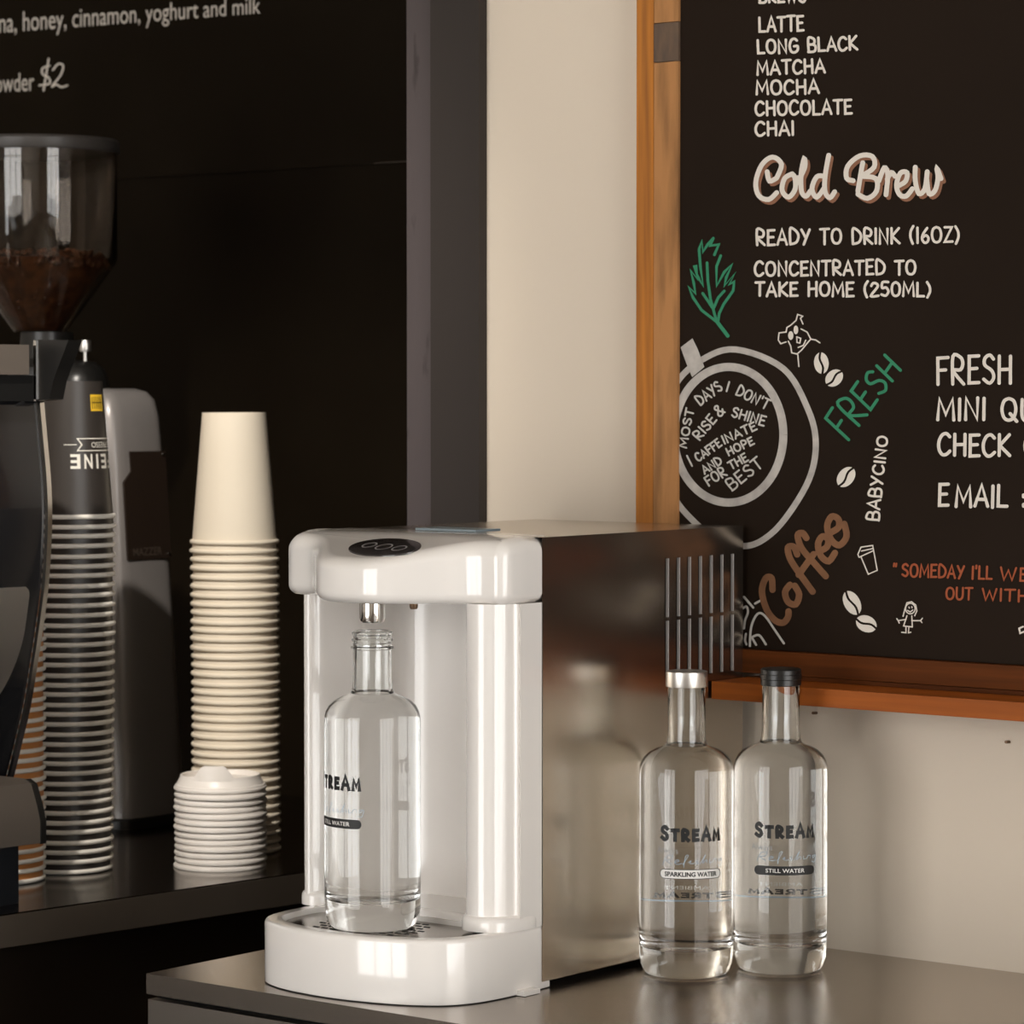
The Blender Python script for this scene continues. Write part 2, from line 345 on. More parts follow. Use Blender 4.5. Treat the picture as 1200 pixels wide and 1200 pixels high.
def write(bm, text, x0, y0, x1, y1, cap, width, put, cap2=None, jit=.03, slant=0):
    adv = []; x = 0; gap = .24
    for ch in text:
        wd = .45 if ch == ' ' else G[ch][0]; adv.append((x, wd)); x += wd+gap
    tot = x-gap; d = Vector((x1-x0, y1-y0)); L = d.length; d /= L; n = Vector((d.y, -d.x)); k = L/tot
    for ch, (ax, wd) in zip(text, adv):
        if ch == ' ': continue
        t = ax/tot; c = cap if cap2 is None else cap+(cap2-cap)*t
        jy = random.uniform(-jit, jit)*c; js = 1+random.uniform(-jit, jit)
        for pl in G[ch][1]:
            pts = [(px, py) for px, py in pl]
            if ch in ROUND: pts = [(p.x, p.y) for p in catmull(pts, 4)]
            ribbon(bm, [Vector((x0, y0))+d*(k*(ax+px)+slant*py*c)+n*(py*c*js+jy) for px, py in pts], width, put)

# ------------------------------------------------------------------ chalkboard on the cream wall
YBD = YW-.014
def wallp(Y): return lambda x, y: on_y(x, y, Y-(KC[0] % 12)*1.5e-5)
P1 = wallp(YBD-.0006); P2 = wallp(YBD-.0011); P0 = wallp(YBD-.0002)
fl = on_y(746, 300, YW-.017).x; fm = on_y(766, 300, YW-.017).x; fr = on_y(794.5, 300, YW-.017).x
bz = on_y(1000, 764.5, YBD).z
CBO = Vector((fl, YW, bz))
cb = thing('chalkboard', 'wood framed chalkboard menu with cold brew list and coffee cup drawing on cream wall', 'chalkboard', CBO)
XB1 = .55
bm = BM(); box(bm, fr-.004, XB1, YBD, YW-.0005, bz-.002, 2.2); obj('board_panel', bm, M['board'], cb, org=CBO)
bm = BM(); box(bm, fl, fm-.0004, YW-.0175, YW-.0005, bz-.02, 2.2); bevel(bm, .001); obj('frame_strip', bm, M['wood'], cb, org=CBO)
kz0, kz1 = on_y(780, 72, YW-.017).z, on_y(780, 26, YW-.017).z
bm = BM(); box(bm, fm, fr, YW-.017, YW-.0005, bz-.02, kz0-.0006); box(bm, fm, fr, YW-.017, YW-.0005, kz1, 2.2); bevel(bm, .0008); obj('inner_frame_strip', bm, M['wood_old'], cb, org=CBO)
bm = BM(); box(bm, fm, fr, YW-.0172, YW-.0005, kz0, kz1-.0006); bevel(bm, .0006); obj('frame_patch', bm, M['wood_knot'], cb, org=CBO)
lz1 = on_y(936, 790, YW).z
bm = BM(); box(bm, fr, XB1, YW-.022, YW-.0005, lz1+.0008, bz-.0025); bevel(bm, .001); obj('bottom_frame_strip', bm, M['wood_dark'], cb, org=CBO)
# writing
def lettering(name, fn, m): bm = BM(); fn(bm); return obj(name, bm, m, cb, org=CBO, recalc=False)
main = [('BREWS', 890, 3, 944, 2, 15), ('LATTE', 889.6, 36.9, 941.5, 35.8, 17), ('LONG BLACK', 888, 63.2, 1004.5, 58, 15.8), ('MATCHA', 887.5, 87.5, 966.5, 85, 15.5), ('MOCHA', 886.5, 111, 959.5, 109, 16),
        ('CHOCOLATE', 885.5, 135.5, 998, 133, 16), ('CHAI', 885.5, 158.6, 930, 157.6, 16), ('READY TO DRINK (16OZ)', 886.5, 287, 1123.5, 284, 17.5),
        ('CONCENTRATED TO', 884.5, 322.8, 1073, 321.3, 16.5), ('TAKE HOME (250ML)', 885.5, 346.6, 1090, 347.2, 15.8)]
for t, x0, y0, x1, y1, c in main: lettering('lettering', lambda b: write(b, t, x0, y0, x1, y1, c, 3.0, P1), M['chalk'])
for t, x0, y0, x1, y1, c in [('FRESH', 1098, 449.5, 1185, 450, 32), ('MINI QU', 1098.5, 491.5, 1212, 493, 25), ('CHECK O', 1099.5, 533.5, 1216, 535, 24.5), ('E', 1100, 592.5, 1111, 592.8, 25.5), ('MAIL', 1120, 593, 1180, 594.5, 24.5), (':', 1198, 596, 1201, 596, 20)]:
    lettering('lettering', lambda b: write(b, t, x0, y0, x1, y1, c, 3.9, P1), M['chalk'])
lettering('lettering', lambda b: write(b, 'BABYCINO', 1029.5, 610, 1040, 512, 14.5, 2.6, P1, 11.5), M['chalk'])
lettering('lettering', lambda b: write(b, 'FRESH', 993, 516, 1056, 433, 37, 3.6, P1, 23, slant=.12), M['chalk_green'])
def orange(b):
    write(b, '"', 1046, 674.5, 1050.5, 674.8, 14, 2.2, P1); write(b, "SOMEDAY I'LL", 1057, 675, 1162, 679, 14.5, 2.5, P1); write(b, 'WE', 1172, 679.5, 1206, 681, 14.5, 2.5, P1)
    write(b, 'OUT', 1108.5, 702, 1139, 703, 13.5, 2.4, P1); write(b, 'WITH', 1151, 703.5, 1205, 705, 13.5, 2.4, P1)
lettering('lettering', orange, M['chalk_orange'])
def quote(b):
    for t, x0, y0, x1, y1, c in [('MOST', 804, 525, 813, 480, 9), ('DAYS', 821, 475.5, 847, 456, 12), ('I', 850.5, 458.5, 852.2, 459, 11), ("DON'T", 862, 462, 898, 480, 12), ('RISE', 819.5, 516, 840, 492.5, 11), ('&', 842.5, 489, 850, 483, 13),
                                ('SHINE', 857, 487.5, 895, 499, 11), ('CAFFE', 818.5, 541, 846, 522, 9.5), ('INATE', 849, 520, 887, 503, 9.5), ('AND', 826, 555.5, 846.5, 542.5, 9.5), ('HOPE', 854, 534, 884, 520, 9),
                                ('FOR', 830.5, 569.5, 852, 556.5, 11.5), ('THE', 857, 550.5, 877, 539.5, 9.5), ('BEST', 858, 575, 895, 546, 13.5)]:
        write(b, t, x0, y0, x1, y1, c, 2.1, P1)
    ribbon(b, [(805, 534), (811, 546)], 2.1, P1)
lettering('lettering', quote, M['chalk_thin'])
def sc_pts(L, ox, oy, k, sm=4): return [[(p.x/k+ox, p.y/k+oy) for p in catmull(pl, sm)] for pl in L]
cold = sc_pts([
 [(372, 596), (388, 550), (358, 526), (322, 552), (302, 610), (312, 655), (345, 668), (372, 645)], [(372, 596), (348, 606), (340, 575)],
 [(424, 582), (398, 598), (390, 638), (412, 660), (434, 632), (432, 592), (420, 584)], [(433, 598), (448, 594)],
 [(442, 612), (466, 560), (464, 532), (454, 580), (455, 640), (470, 657), (484, 640)],
 [(532, 590), (506, 592), (490, 632), (506, 660), (532, 628)], [(546, 520), (534, 590), (534, 642), (550, 662), (566, 642)],
 [(660, 545), (652, 590), (644, 640)], [(628, 605), (606, 596), (610, 556), (650, 522), (692, 524), (698, 560), (655, 590)], [(655, 590), (704, 598), (706, 640), (676, 664), (644, 650)],
 [(714, 606), (732, 562), (744, 585), (738, 652)], [(742, 600), (756, 578), (768, 590)],
 [(780, 622), (804, 606), (808, 578), (786, 580), (773, 620), (784, 652), (806, 656), (826, 632)],
 [(836, 560), (836, 605), (848, 648), (868, 632), (876, 575)], [(874, 600), (882, 648), (902, 638), (912, 596), (908, 562), (922, 598)]], 780, 0, 2.857)
def coldw(b, dx, dy, put):
    for pl in cold: ribbon(b, [(x+dx, y+dy) for x, y in pl], 5.7, put)
lettering('letter_shadow', lambda b: coldw(b, 3, 3.2, P0), M['shadow_paint'])
lettering('lettering', lambda b: coldw(b, 0, 0, P2), M['chalk'])
coffee = sc_pts([[(160, 392), (156, 345), (132, 345), (116, 400), (136, 475), (172, 520), (205, 528), (224, 505), (226, 482)], [(232, 372), (212, 402), (224, 442), (256, 452), (270, 412), (252, 376)],
 [(262, 246), (248, 215), (224, 218), (232, 262), (268, 320), (326, 400)], [(300, 178), (284, 158), (264, 168), (280, 220), (322, 270), (380, 336)], [(268, 330), (330, 245)],
 [(350, 234), (384, 216), (390, 184), (366, 172), (348, 204), (360, 252), (392, 274), (418, 240)], [(400, 156), (433, 134), (432, 100), (404, 90), (386, 130), (402, 184), (436, 208), (466, 172), (457, 120)]], 860, 580, 3.53)
def cof(b):
    for pl in coffee: ribbon(b, pl, 7.6, P1)
lettering('lettering', cof, M['chalk_brown'])
# drawings
def rings(b):
    ell = [(854+64*math.cos(a), 509.5+79.5*math.sin(a)) for a in [2*PI*i/72 for i in range(73)]]
    ribbon(b, ell, 9.5, P1, cap=False)
    o = catmull([(790, 582), (779, 540), (778, 495), (792, 450), (822, 422), (862, 409.5), (918, 432), (947, 480), (956, 520), (948, 562), (920, 608), (895, 632), (871, 640), (840, 632), (812, 610)], 6, True)
    ribbon(b, o+o[:1], 7.2, P0, cap=False)
lettering('cup_drawing', rings, M['chalk_ring'])
lettering('spoon_drawing', lambda b: blob(b, [(797.5, 407), (811.5, 396.5), (818, 410), (825.5, 430), (811, 442), (804, 425)], P2), M['chalk_ring'])
leaf = [[(305, 50), (265, 95), (238, 138), (232, 68), (214, 120), (222, 230), (240, 355), (206, 295), (188, 222), (204, 312), (160, 255), (180, 335), (190, 403), (148, 362), (176, 430), (230, 510), (298, 562), (332, 590), (395, 672)],
 [(305, 50), (286, 98), (340, 90), (312, 156)], [(352, 162), (325, 232), (326, 355), (376, 265), (425, 217), (388, 300), (376, 355), (445, 272), (406, 345), (438, 327), (432, 385), (372, 470), (343, 530), (335, 580)],
 [(265, 207), (270, 320), (287, 440), (325, 580)], [(237, 402), (270, 450), (297, 492)], [(375, 387), (336, 430), (306, 500)]]
def leafd(b):
    for pl in leaf: ribbon(b, [(x/5.4545+780, y/5.4545+270) for x, y in pl], 3.2, P1)
    ribbon(b, [(330/5.4545+780, 585/5.4545+270), (397/5.4545+780, 674/5.4545+270)], 4.4, P2)
lettering('leaf_drawing', leafd, M['chalk_green'])
def doodle(b):
    for pl in [[(878, 598), (862, 562), (876, 548), (844, 537), (834, 575), (800, 606), (776, 620), (770, 650), (725, 655), (720, 700), (736, 724), (770, 713)], [(784, 708), (800, 740), (806, 782), (840, 790), (868, 766), (910, 715), (928, 695), (905, 650), (866, 630)],
               [(928, 695), (958, 700), (986, 718)], [(845, 795), (852, 870)], [(838, 680), (864, 690), (858, 720), (840, 716), (838, 680)], [(848, 748), (880, 735), (896, 702)]]:
        ribbon(b, [(x/5.4545+780, y/5.4545+270) for x, y in pl], 1.5, P1)
    for cx, cyy, rx, ry in ((833, 636, 15, 28), (800, 672, 17, 28)):
        blob(b, [((cx+rx*math.cos(a))/5.4545+780, (cyy+ry*math.sin(a))/5.4545+270) for a in [2*PI*i/14 for i in range(14)]], P1)
lettering('scribble_drawing', doodle, M['chalk'])
def bean_draw(b, cx, cyy, l, s, a):
    if True:
        a = math.radians(a); ux, uy = math.cos(a), -math.sin(a)
        for sgn in (1, -1):
            pts = []
            for i in range(13):
                t = PI*i/12; p = l*math.cos(t); q = s*math.sin(t); pts.append((p, q))
            g = 1.3; mid = [(-l+2*l*i/8, math.sin(PI*i/4)*1.6) for i in range(9)]
            poly = [(p, sgn*max(q, g)) for p, q in pts] + [(p*.96, m+sgn*g) for p, m in mid[1:-1]]
            blob(b, [(cx+p*ux-q*uy, cyy+p*uy+q*ux) for p, q in poly], P1)
for q in [(962.5, 425.5, 12.5, 8.6, 95), (977.5, 443, 11.5, 9, 42), (991.5, 559, 13.2, 9.4, 52), (998.5, 706.5, 15, 9.5, 118), (1015.2, 731, 12.6, 9.6, 155)]: lettering('bean_drawing', lambda b: bean_draw(b, *q), M['chalk'])
kk = lambda L: [(x/3.53+860, y/3.53+580) for x, y in L]
def tiny_cup(b):
    k = lambda L: [(x/3.53+860, y/3.53+580) for x, y in L]
    for pl in [[(518, 258), (513, 246), (526, 216), (574, 209), (578, 230), (518, 258)], [(525, 254), (556, 328), (593, 312), (578, 230)], [(528, 232), (574, 222)]]: ribbon(b, k(pl), 1.4, P1)
def tiny_girl(b):
    k = kk
    ribbon(b, k([(730+20*math.cos(a), 470+22*math.sin(a)) for a in [2*PI*i/16 for i in range(17)]]), 1.4, P1)
    for pl in [[(700, 502), (708, 470), (716, 446), (735, 442), (752, 455), (757, 480), (748, 500)], [(716, 500), (702, 542), (738, 546), (736, 500)], [(712, 515), (680, 520), (674, 512)], [(680, 520), (684, 530)], [(736, 520), (772, 520), (780, 510)], [(772, 520), (778, 528)], [(712, 545), (712, 570), (694, 568)], [(724, 546), (722, 570), (732, 568)], [(718, 478), (730, 484), (740, 476)], [(724, 464), (726, 468)], [(736, 462), (737, 467)]]: ribbon(b, k(pl), 1.4, P1)
def tiny_mark(b):
    k = kk
    for pl in [[(1196, 545), (1180, 552), (1184, 572), (1200, 566)]]: ribbon(b, k(pl), 2, P1)
lettering('takeaway_cup_drawing', tiny_cup, M['chalk']); lettering('girl_drawing', tiny_girl, M['chalk']); lettering('mark_drawing', tiny_mark, M['chalk'])
def corner_draw(b):
    k = lambda L: [(p.x/3.53+860, p.y/3.53+580) for p in catmull(L, 4)]
    for pl in [[(42, 422), (80, 466)], [(88, 449), (116, 434)], [(36, 470), (52, 462), (58, 486), (46, 520), (42, 552)], [(66, 625), (72, 545), (98, 492), (128, 500), (170, 560), (207, 614)], [(72, 590), (104, 580), (132, 618)], [(76, 592), (92, 620)], [(50, 575), (46, 600), (52, 618)]]: ribbon(b, k(pl), 2.6, P1)
lettering('corner_drawing', corner_draw, M['chalk_thin'])

# wooden ledge under the board
lx0 = -1.5618; yl = YW-.072
lzt = on_y(1100, 816.7, yl).z; lzb = on_y(1100, 838.5, yl).z
bm = BM(); box(bm, lx0, XB1, yl, YW-.0008, lzb, lzt); bevel(bm, .0015, 2)
tag(obj('wooden_ledge', bm, M['wood_red'], org=(0, 0, 0)), 'red brown wooden ledge fixed to the wall just under the chalkboard', 'ledge')
bm = BM(); box(bm, lx0+.02, XB1, YW-.023, YW-.0009, lzt+.0003, lz1+.0003); tag(obj('ledge_batten', bm, M['wood_dark']), 'dark narrow wooden batten standing on the back of the ledge', 'batten') if lz1 > lzt+.002 else bm.free()
for px, py, l in ((954, 836, 'short nail stub in the wall close under the ledge behind the black capped bottle'), (1180, 870, 'small nail stub in the cream wall lower and nearer the frame edge')):
    p = on_y(px, py, YW-.004); bm = BM(); tube(bm, [(p.x, YW+.002, p.z), (p.x, YW-.006, p.z+.0005)], .0013, 8); bm2 = bm
    tag(obj('wall_nail', bm2, M['screw'], smooth=True), l, 'nail', 'nail stubs in the wall')

# ------------------------------------------------------------------ menu board on the black wall
YM = YB-.003
MO = Vector((-2.46, YM, 1.66))
mbx = on_y(483.6, 100, YM).x; mbz = on_y(470, 190, YM).z
mb = thing('menu_board', 'black printed menu board with white text on the dark rear wall', 'menu board', MO)
bm = BM(); box(bm, XL+.05, mbx, YM, YB-.0005, mbz, 2.5); obj('board_panel', bm, M['black_wall'], mb, org=MO)
bm = BM(); box(bm, mbx-.0035, mbx, YM-.001, YM-.0003, mbz, 2.5); obj('edge_line', bm, M['chalk'], mb, org=MO)
bm = BM(); box(bm, mbx-.06, mbx, YM-.001, YM-.0003, mbz, mbz+.001); obj('edge_line', bm, M['plate_mark'], mb, org=MO)
def printed(text, x0, y0, x1, y1, asc, refbody='h', slope=None):
    bm, (a, b, c, d) = text_bm(text)
    k = asc/.73
    PY = wallp(YM-.0004)
    for v in bm.verts:
        t = (v.co.x-a)/(b-a); v.co = PY(x0+(x1-x0)*t, y0+(y1-y0)*t-v.co.y*k*(1-.18*t if x1 > 200 else 1))
    return obj('lettering', bm, M['chalk'], mb, org=MO, recalc=False)
printed('na, honey, cinnamon, yoghurt and milk', -1, 38.5, 305, 15.5, 25)
printed('owder', -6, 108.5, 40, 106, 23)
bm = BM(); PY = wallp(YM-.0004)
for pl in ([(58, 77), (50, 80), (50, 87), (57, 91), (58, 98), (46, 100)], [(57, 69), (51, 106)], [(62, 82), (68, 75), (74, 77), (71, 88), (61, 101), (66, 99), (72, 102), (79, 100)]):
    ribbon(bm, catmull(pl, 4), 2.2, PY)
obj('price', bm, M['chalk'], mb, org=MO, recalc=False)

# ------------------------------------------------------------------ water dispenser
DX0, DX1 = -1.794, -1.5637; DYF, DYB = 2.0046, 2.291; DZ0, DZ1 = .9065, 1.2665; DY1 = 1.974
DO = Vector((-1.679, 2.0, .9))
wd = thing('water_dispenser', 'glossy white countertop water dispenser with polished steel casing standing on the bench', 'water dispenser', DO)
# steel casing with slotted side
bm = BM()
def quad(a, b, c, d, mi=0): bm.faces.new([bm.verts.new(p) for p in (a, b, c, d)]).material_index = mi
x0, x1, y0, y1, z0, z1 = DX0, DX1, DYF, DYB, DZ0, DZ1
quad((x0, 2.0915, z0), (x1, 2.0915, z0), (x1, 2.0915, z1), (x0, 2.0915, z1)); quad((x0, y1, z0), (x0, y1, z1), (x1, y1, z1), (x1, y1, z0))
quad((x0, y0, z0), (x0, y0, z1), (x0, y1, z1), (x0, y1, z0)); quad((x0, y0, z1), (x1, y0, z1), (x1, y1, z1), (x0, y1, z1)); quad((x0, y0, z0), (x0, y1, z0), (x1, y1, z0), (x1, y0, z0))
sy0, sy1 = 2.1765, 2.2735; NS = 7; sw = .0047; zs = [z0, 1.1405, 1.1895, 1.1925, 1.2425, z1]
ys = [y0]
for k in range(NS): c = sy0+(sy1-sy0)*k/(NS-1); ys += [c-sw/2, c+sw/2]
ys.append(y1)
th = .0024
for i in range(len(ys)-1):
    for j in range(len(zs)-1):
        a, b, c, d = ys[i], ys[i+1], zs[j], zs[j+1]
        if i % 2 == 1 and j in (1, 3):
            xi = x1-th
            quad((x1, a, c), (xi, a, c), (xi, a, d), (x1, a, d)); quad((x1, b, c), (x1, b, d), (xi, b, d), (xi, b, c), 2)
            quad((x1, a, c), (x1, b, c), (xi, b, c), (xi, a, c)); quad((x1, a, d), (xi, a, d), (xi, b, d), (x1, b, d))
            xi -= .03
            quad((xi, a-.004, c-.001), (xi, b+.004, c-.001), (xi, b+.004, d+.001), (xi, a-.004, d+.001), 1)
            quad((x1-th, b+.001, c), (xi, b+.001, c), (xi, b+.001, d), (x1-th, b+.001, d), 1)
        else: quad((x1, a, c), (x1, b, c), (x1, b, d), (x1, a, d))
bmesh.ops.remove_doubles(bm, verts=bm.verts[:], dist=1e-6)
obj('steel_casing', bm, [M['steel_side'], M['black_matte'], M['satin']], wd, org=DO, recalc=False)
bm = BM()
for k in range(NS):
    b = ys[2+2*k]
    for j in (1, 3): box(bm, x1-th, x1+.0003, b-.0001, b+.0006, zs[j], zs[j+1])
obj('slot_lips', bm, M['lip_edge'], wd, org=DO)
for fx in (DX0+.03, DX1-.03):
    for fy in (DYF+.03, DYB-.03):
        bm = BM(); lathe(bm, [(0, 0), (.011, 0), (.012, .0062), (0, .0062)], (fx, fy, .9001), 20); obj('rubber_foot', bm, M['black_plastic'], wd, org=DO, smooth=True)
# white front shell with recess
col = [(-1.5655, 1.978), (-1.5685, 1.9745), (-1.571, 1.966), (-1.578, 1.9565), (-1.589, 1.952), (-1.601, 1.9555), (-1.609, 1.964), (-1.613, 1.977)]
shell = [(DX1, DYF+.001), (DX1, 1.990), (DX1, 1.9765)] + [tuple(p) for p in catmull(col, 4)] + [tuple(p) for p in catmull([(-1.614, 1.985), (-1.617, 2.02), (-1.624, 2.055), (-1.642, 2.0715), (-1.68, 2.0745), (-1.735, 2.0725), (-1.757, 2.066), (-1.7645, 2.048), (-1.769, 2.01), (-1.772, 1.984), (-1.7755, 1.972), (-1.782, 1.965), (-1.789, 1.968), (-1.7935, 1.977)], 4)] + [(DX0, 1.99), (DX0, DYF+.001), (DX0, 2.09), (DX1-.0012, 2.09), (DX1-.0012, DYF+.0012)]
ZS0 = .9521; ZS1 = 1.2142
bm = BM(); rprism(bm, shell, ZS0, ZS1)
obj('front_shell', bm, M['white_gloss'], wd, org=DO, smooth=50)
# header visor
def hy(x):
    t = (x+1.6825)/.064
    bump = math.exp(-abs(t)**3.2) if abs(t) < 2.2 else 0
    return 1.9555-.056*bump
xs = [DX1-.006-(.2215)*i/44 for i in range(45)]
hdr = [(DX1-.0018, 2.028), (DX1-.0018, DYF+.0004), (DX1, DYF), (DX1, 1.985), (DX1, 1.968), (DX1-.0015, 1.961)] + [(x, hy(x)) for x in xs if DX0+.004 < x] + [(-1.7965, 1.9575), (-1.8005, 1.964), (-1.8015, 1.975), (-1.8, 1.99), (DX0, 2.0), (DX0, DYF), (DX0+.0018, DYF+.0004), (DX0+.0018, 2.028)]
def hw(x, y, z):
    k = max(0, (z-1.222)/.046)
    return z-k*max(0, 1.978-y)*.26
bm = BM(); rprism(bm, hdr, 1.2138, 1.2682, .0125, .0085, 6, hw)
obj('header', bm, M['white_gloss'], wd, org=DO, smooth=50)
# base with drip tray
bo = [(DX1, 2.0), (DX1+.0003, 1.975), (-1.5642, 1.95), (-1.568, 1.926), (-1.578, 1.905), (-1.598, 1.889), (-1.632, 1.876), (-1.676, 1.8695), (-1.72, 1.8725), (-1.754, 1.884), (-1.772, 1.903), (-1.779, 1.932), (-1.781, 1.965), (-1.785, 1.985), (-1.791, 1.998)]
bo = [tuple(p) for p in catmull(bo, 5)] + [(DX0+.0012, DYF+.012), (DX1-.0014, DYF+.012)]
ZT = .9525
bm = BM(); R = rprism(bm, bo, .9006, ZT, .004, .001, 4)
top = [f for f in bm.faces if all(v.co.z > ZT-1e-5 for v in f.verts)]
bmesh.ops.delete(bm, geom=top, context='FACES_ONLY')
bmf = BM(); box(bmf, DX0+.002, DX1-.002, DYF+.004, 2.0892, .925, ZT-.0002); obj('recess_floor', bmf, M['white_gloss'], wd, org=DO)
rec = [tuple(p) for p in catmull([(-1.577, 1.972), (-1.5775, 1.945), (-1.585, 1.917), (-1.606, 1.898), (-1.64, 1.886), (-1.676, 1.8815), (-1.715, 1.8838), (-1.745, 1.894), (-1.761, 1.911), (-1.7665, 1.935), (-1.7665, 1.958), (-1.7555, 1.975), (-1.72, 1.979), (-1.66, 1.98), (-1.60, 1.979)], 5, True)]
rv = [bm.verts.new((x, y, ZT)) for x, y in rec]; re = [bm.edges.new((rv[i], rv[(i+1) % len(rv)])) for i in range(len(rv))]
oe = [e for e in bm.edges if len(e.link_faces) == 1 and e.verts[0].co.z > ZT-1e-5]
bmesh.ops.triangle_fill(bm, edges=oe+re, use_beauty=True)
bm.faces.ensure_lookup_table()
# drop fill that covers the recess
def inside(p, poly):
    c = False
    for i in range(len(poly)):
        (xa, ya), (xb, yb) = poly[i-1], poly[i]
        if (ya > p.y) != (yb > p.y) and p.x < (xb-xa)*(p.y-ya)/(yb-ya)+xa: c = not c
    return c
kill = [f for f in bm.faces if abs(f.normal.z) > .99 and f.calc_center_median().z > ZT-1e-4 and inside(f.calc_center_median(), rec)]
bmesh.ops.delete(bm, geom=kill, context='FACES_ONLY')
lo = [bm.verts.new((x, y, ZT-.007)) for x, y in inset(rec, .0015)]
for i in range(len(rv)): bm.faces.new((rv[i], rv[(i+1) % len(rv)], lo[(i+1) % len(lo)], lo[i]))
bm.faces.new(lo)
box(bm, -1.575, -1.5555, 1.972, 1.992, .9004, .9045)
obj('tray_base', bm, M['white_gloss'], wd, org=DO, smooth=35)
# collar where the shell sits on the base
for pts in ([(-1.7825+.0165*math.cos(a), 1.984+.020*math.sin(a)) for a in [2*PI*i/36 for i in range(36)]],
            [tuple(p) for p in catmull([(-1.5645, 1.999), (-1.5642, 1.970), (-1.572, 1.953), (-1.589, 1.9485), (-1.604, 1.9525), (-1.6145, 1.968), (-1.616, 1.985), (-1.612, 2.0), (-1.59, 2.001)], 5, True)]):
    bm = BM(); rprism(bm, pts, ZT-.0005, ZT+.0115, .0055, 0, 4); obj('column_foot', bm, M['white_gloss'], wd, org=DO, smooth=50)
bm = BM(); rprism(bm, inset(rec, .003), ZT-.0066, ZT-.004, 0, 0); obj('drip_plate', bm, M['steel_dark'], wd, org=DO)
bm = BM()
for i in range(-5, 6):
    for j in range(-4, 5):
        if (i*.009)**2+(j*.009)**2 < .0475**2: box(bm, -1.682+i*.009-.003, -1.682+i*.009+.003, 1.931+j*.009-.0012, 1.931+j*.009+.0012, ZT-.0039, ZT-.0037)
obj('drain_slots', bm, M['black_matte'], wd, org=DO)
# button pad on the sloping top, blue tab, nozzle, sensor screw
PC = Vector((-1.672, 1.9365)); sl = -.215
def top_z(x, y): return hw(x, y, 1.2682)
ell = [(PC.x+.037*math.cos(a)+.004*math.sin(a), PC.y+.0215*math.sin(a)-.006*math.cos(a)) for a in [2*PI*i/48 for i in range(48)]]
bm = BM(); rprism(bm, ell, 0, .0012, .0004, 0, 2, lambda x, y, z: top_z(x, y)+z-.0002); obj('button_pad', bm, M['pad'], wd, org=DO, smooth=40)
bm = BM()
for ex, ey, rr in ((-.018, .002, .006), (0, -.001, .007), (.018, -.003, .006)):
    pl = [(PC.x+ex+rr*math.cos(a), PC.y+ey+rr*math.sin(a)) for a in [2*PI*i/20 for i in range(21)]]
    ribbon(bm, pl, .0012, lambda x, y: Vector((x, y, top_z(x, y)+.0013)))
write(bm, 'COLD', PC.x-.022, PC.y-.0125, PC.x+.016, PC.y-.0155, .004, .0007, lambda x, y: Vector((x, y, top_z(x, y)+.0013)), jit=0) if False else None
obj('button_marking', bm, M['pad_mark'], wd, org=DO, recalc=False)
bm = BM(); box(bm, -1.70, -1.635, 2.008, 2.04, 1.2685, 1.2705); bevel(bm, .0006); obj('film_tab', bm, M['blue_tab'], wd, org=DO)
BC = Vector((-1.682, 1.9325, ZT-.0038))
bm = BM(); lathe(bm, [(0, .0), (.0085, .0), (.0098, .0012), (.0105, .004), (.0105, .0175), (0, .0175)], (BC.x, BC.y, 1.1968), 32); obj('nozzle', bm, M['chrome'], wd, org=DO, smooth=30)
bm = BM(); lathe(bm, [(0, 0), (.0028, .0004), (.0034, .002), (.0034, .0065), (0, .0065)], (-1.6485, 1.945, 1.208), 16); obj('sensor_screw', bm, M['screw'], wd, org=DO, smooth=30)

# ------------------------------------------------------------------ bottles
def wrap(bm, r, c0, back=False):
    """flat text (metres; x along the wall of the bottle, y up) around a cylinder, centred on angle c0"""
    xs = [v.co.x for v in bm.verts]; n = int((max(xs)-min(xs))/.0025)
    for i in range(1, n+1):
        bmesh.ops.bisect_plane(bm, geom=bm.verts[:]+bm.edges[:]+bm.faces[:], plane_co=(min(xs)+i*.0025, 0, 0), plane_no=(1, 0, 0))
    for v in bm.verts:
        a = c0+v.co.x/r; v.co = Vector((r*math.cos(a), r*math.sin(a), v.co.y))
def text_flat(body, x0, x1, y0, h, bold=0, mi=0):
    bm, (a, b, c, d) = text_bm(body, bold)
    for v in bm.verts: v.co = Vector((x0+(v.co.x-a)/(b-a)*(x1-x0), y0+(v.co.y-c)/(d-c)*h, 0))
    return bm
def merge(bm, other):
    me = bpy.data.meshes.new('m'); other.to_mesh(me); other.free(); bm.from_mesh(me); bpy.data.meshes.remove(me)
R0 = .0392
OUT = [(0, .0006), (.030, .0), (.0335, .0006), (.0358, .0035), (.0384, .010), (.0391, .016), (R0, .022), (R0, .166), (.0390, .171), (.0380, .1757), (.0355, .1803), (.0310, .1845), (.0255, .1875), (.0200, .1893), (.0176, .1912), (.0165, .1945), (.0159, .200), (.0157, .210)]
NECK_CAP = [(.0157, .238), (.0150, .2405)]
THR = [(.0157, .226), (.0176, .2268), (.0176, .2283), (.0160, .2290), (.0158, .2325), (.0170, .2333), (.0170, .2343), (.0158, .2352), (.0158, .2378), (.0167, .2386), (.0167, .2400), (.0150, .2412)]
INN_W = [(0, .0235), (.020, .0228), (.031, .0228), (.0352, .0255), (.0366, .031), (.0368, .040), (.0368, .166), (.0364, .1715), (.0348, .1765), (.0305, .1812), (.0250, .1842), (.0185, .1866), (.0148, .1890)]
INN_A = [(.0148, .1890), (.0136, .193), (.0131, .200), (.0130, .238)]
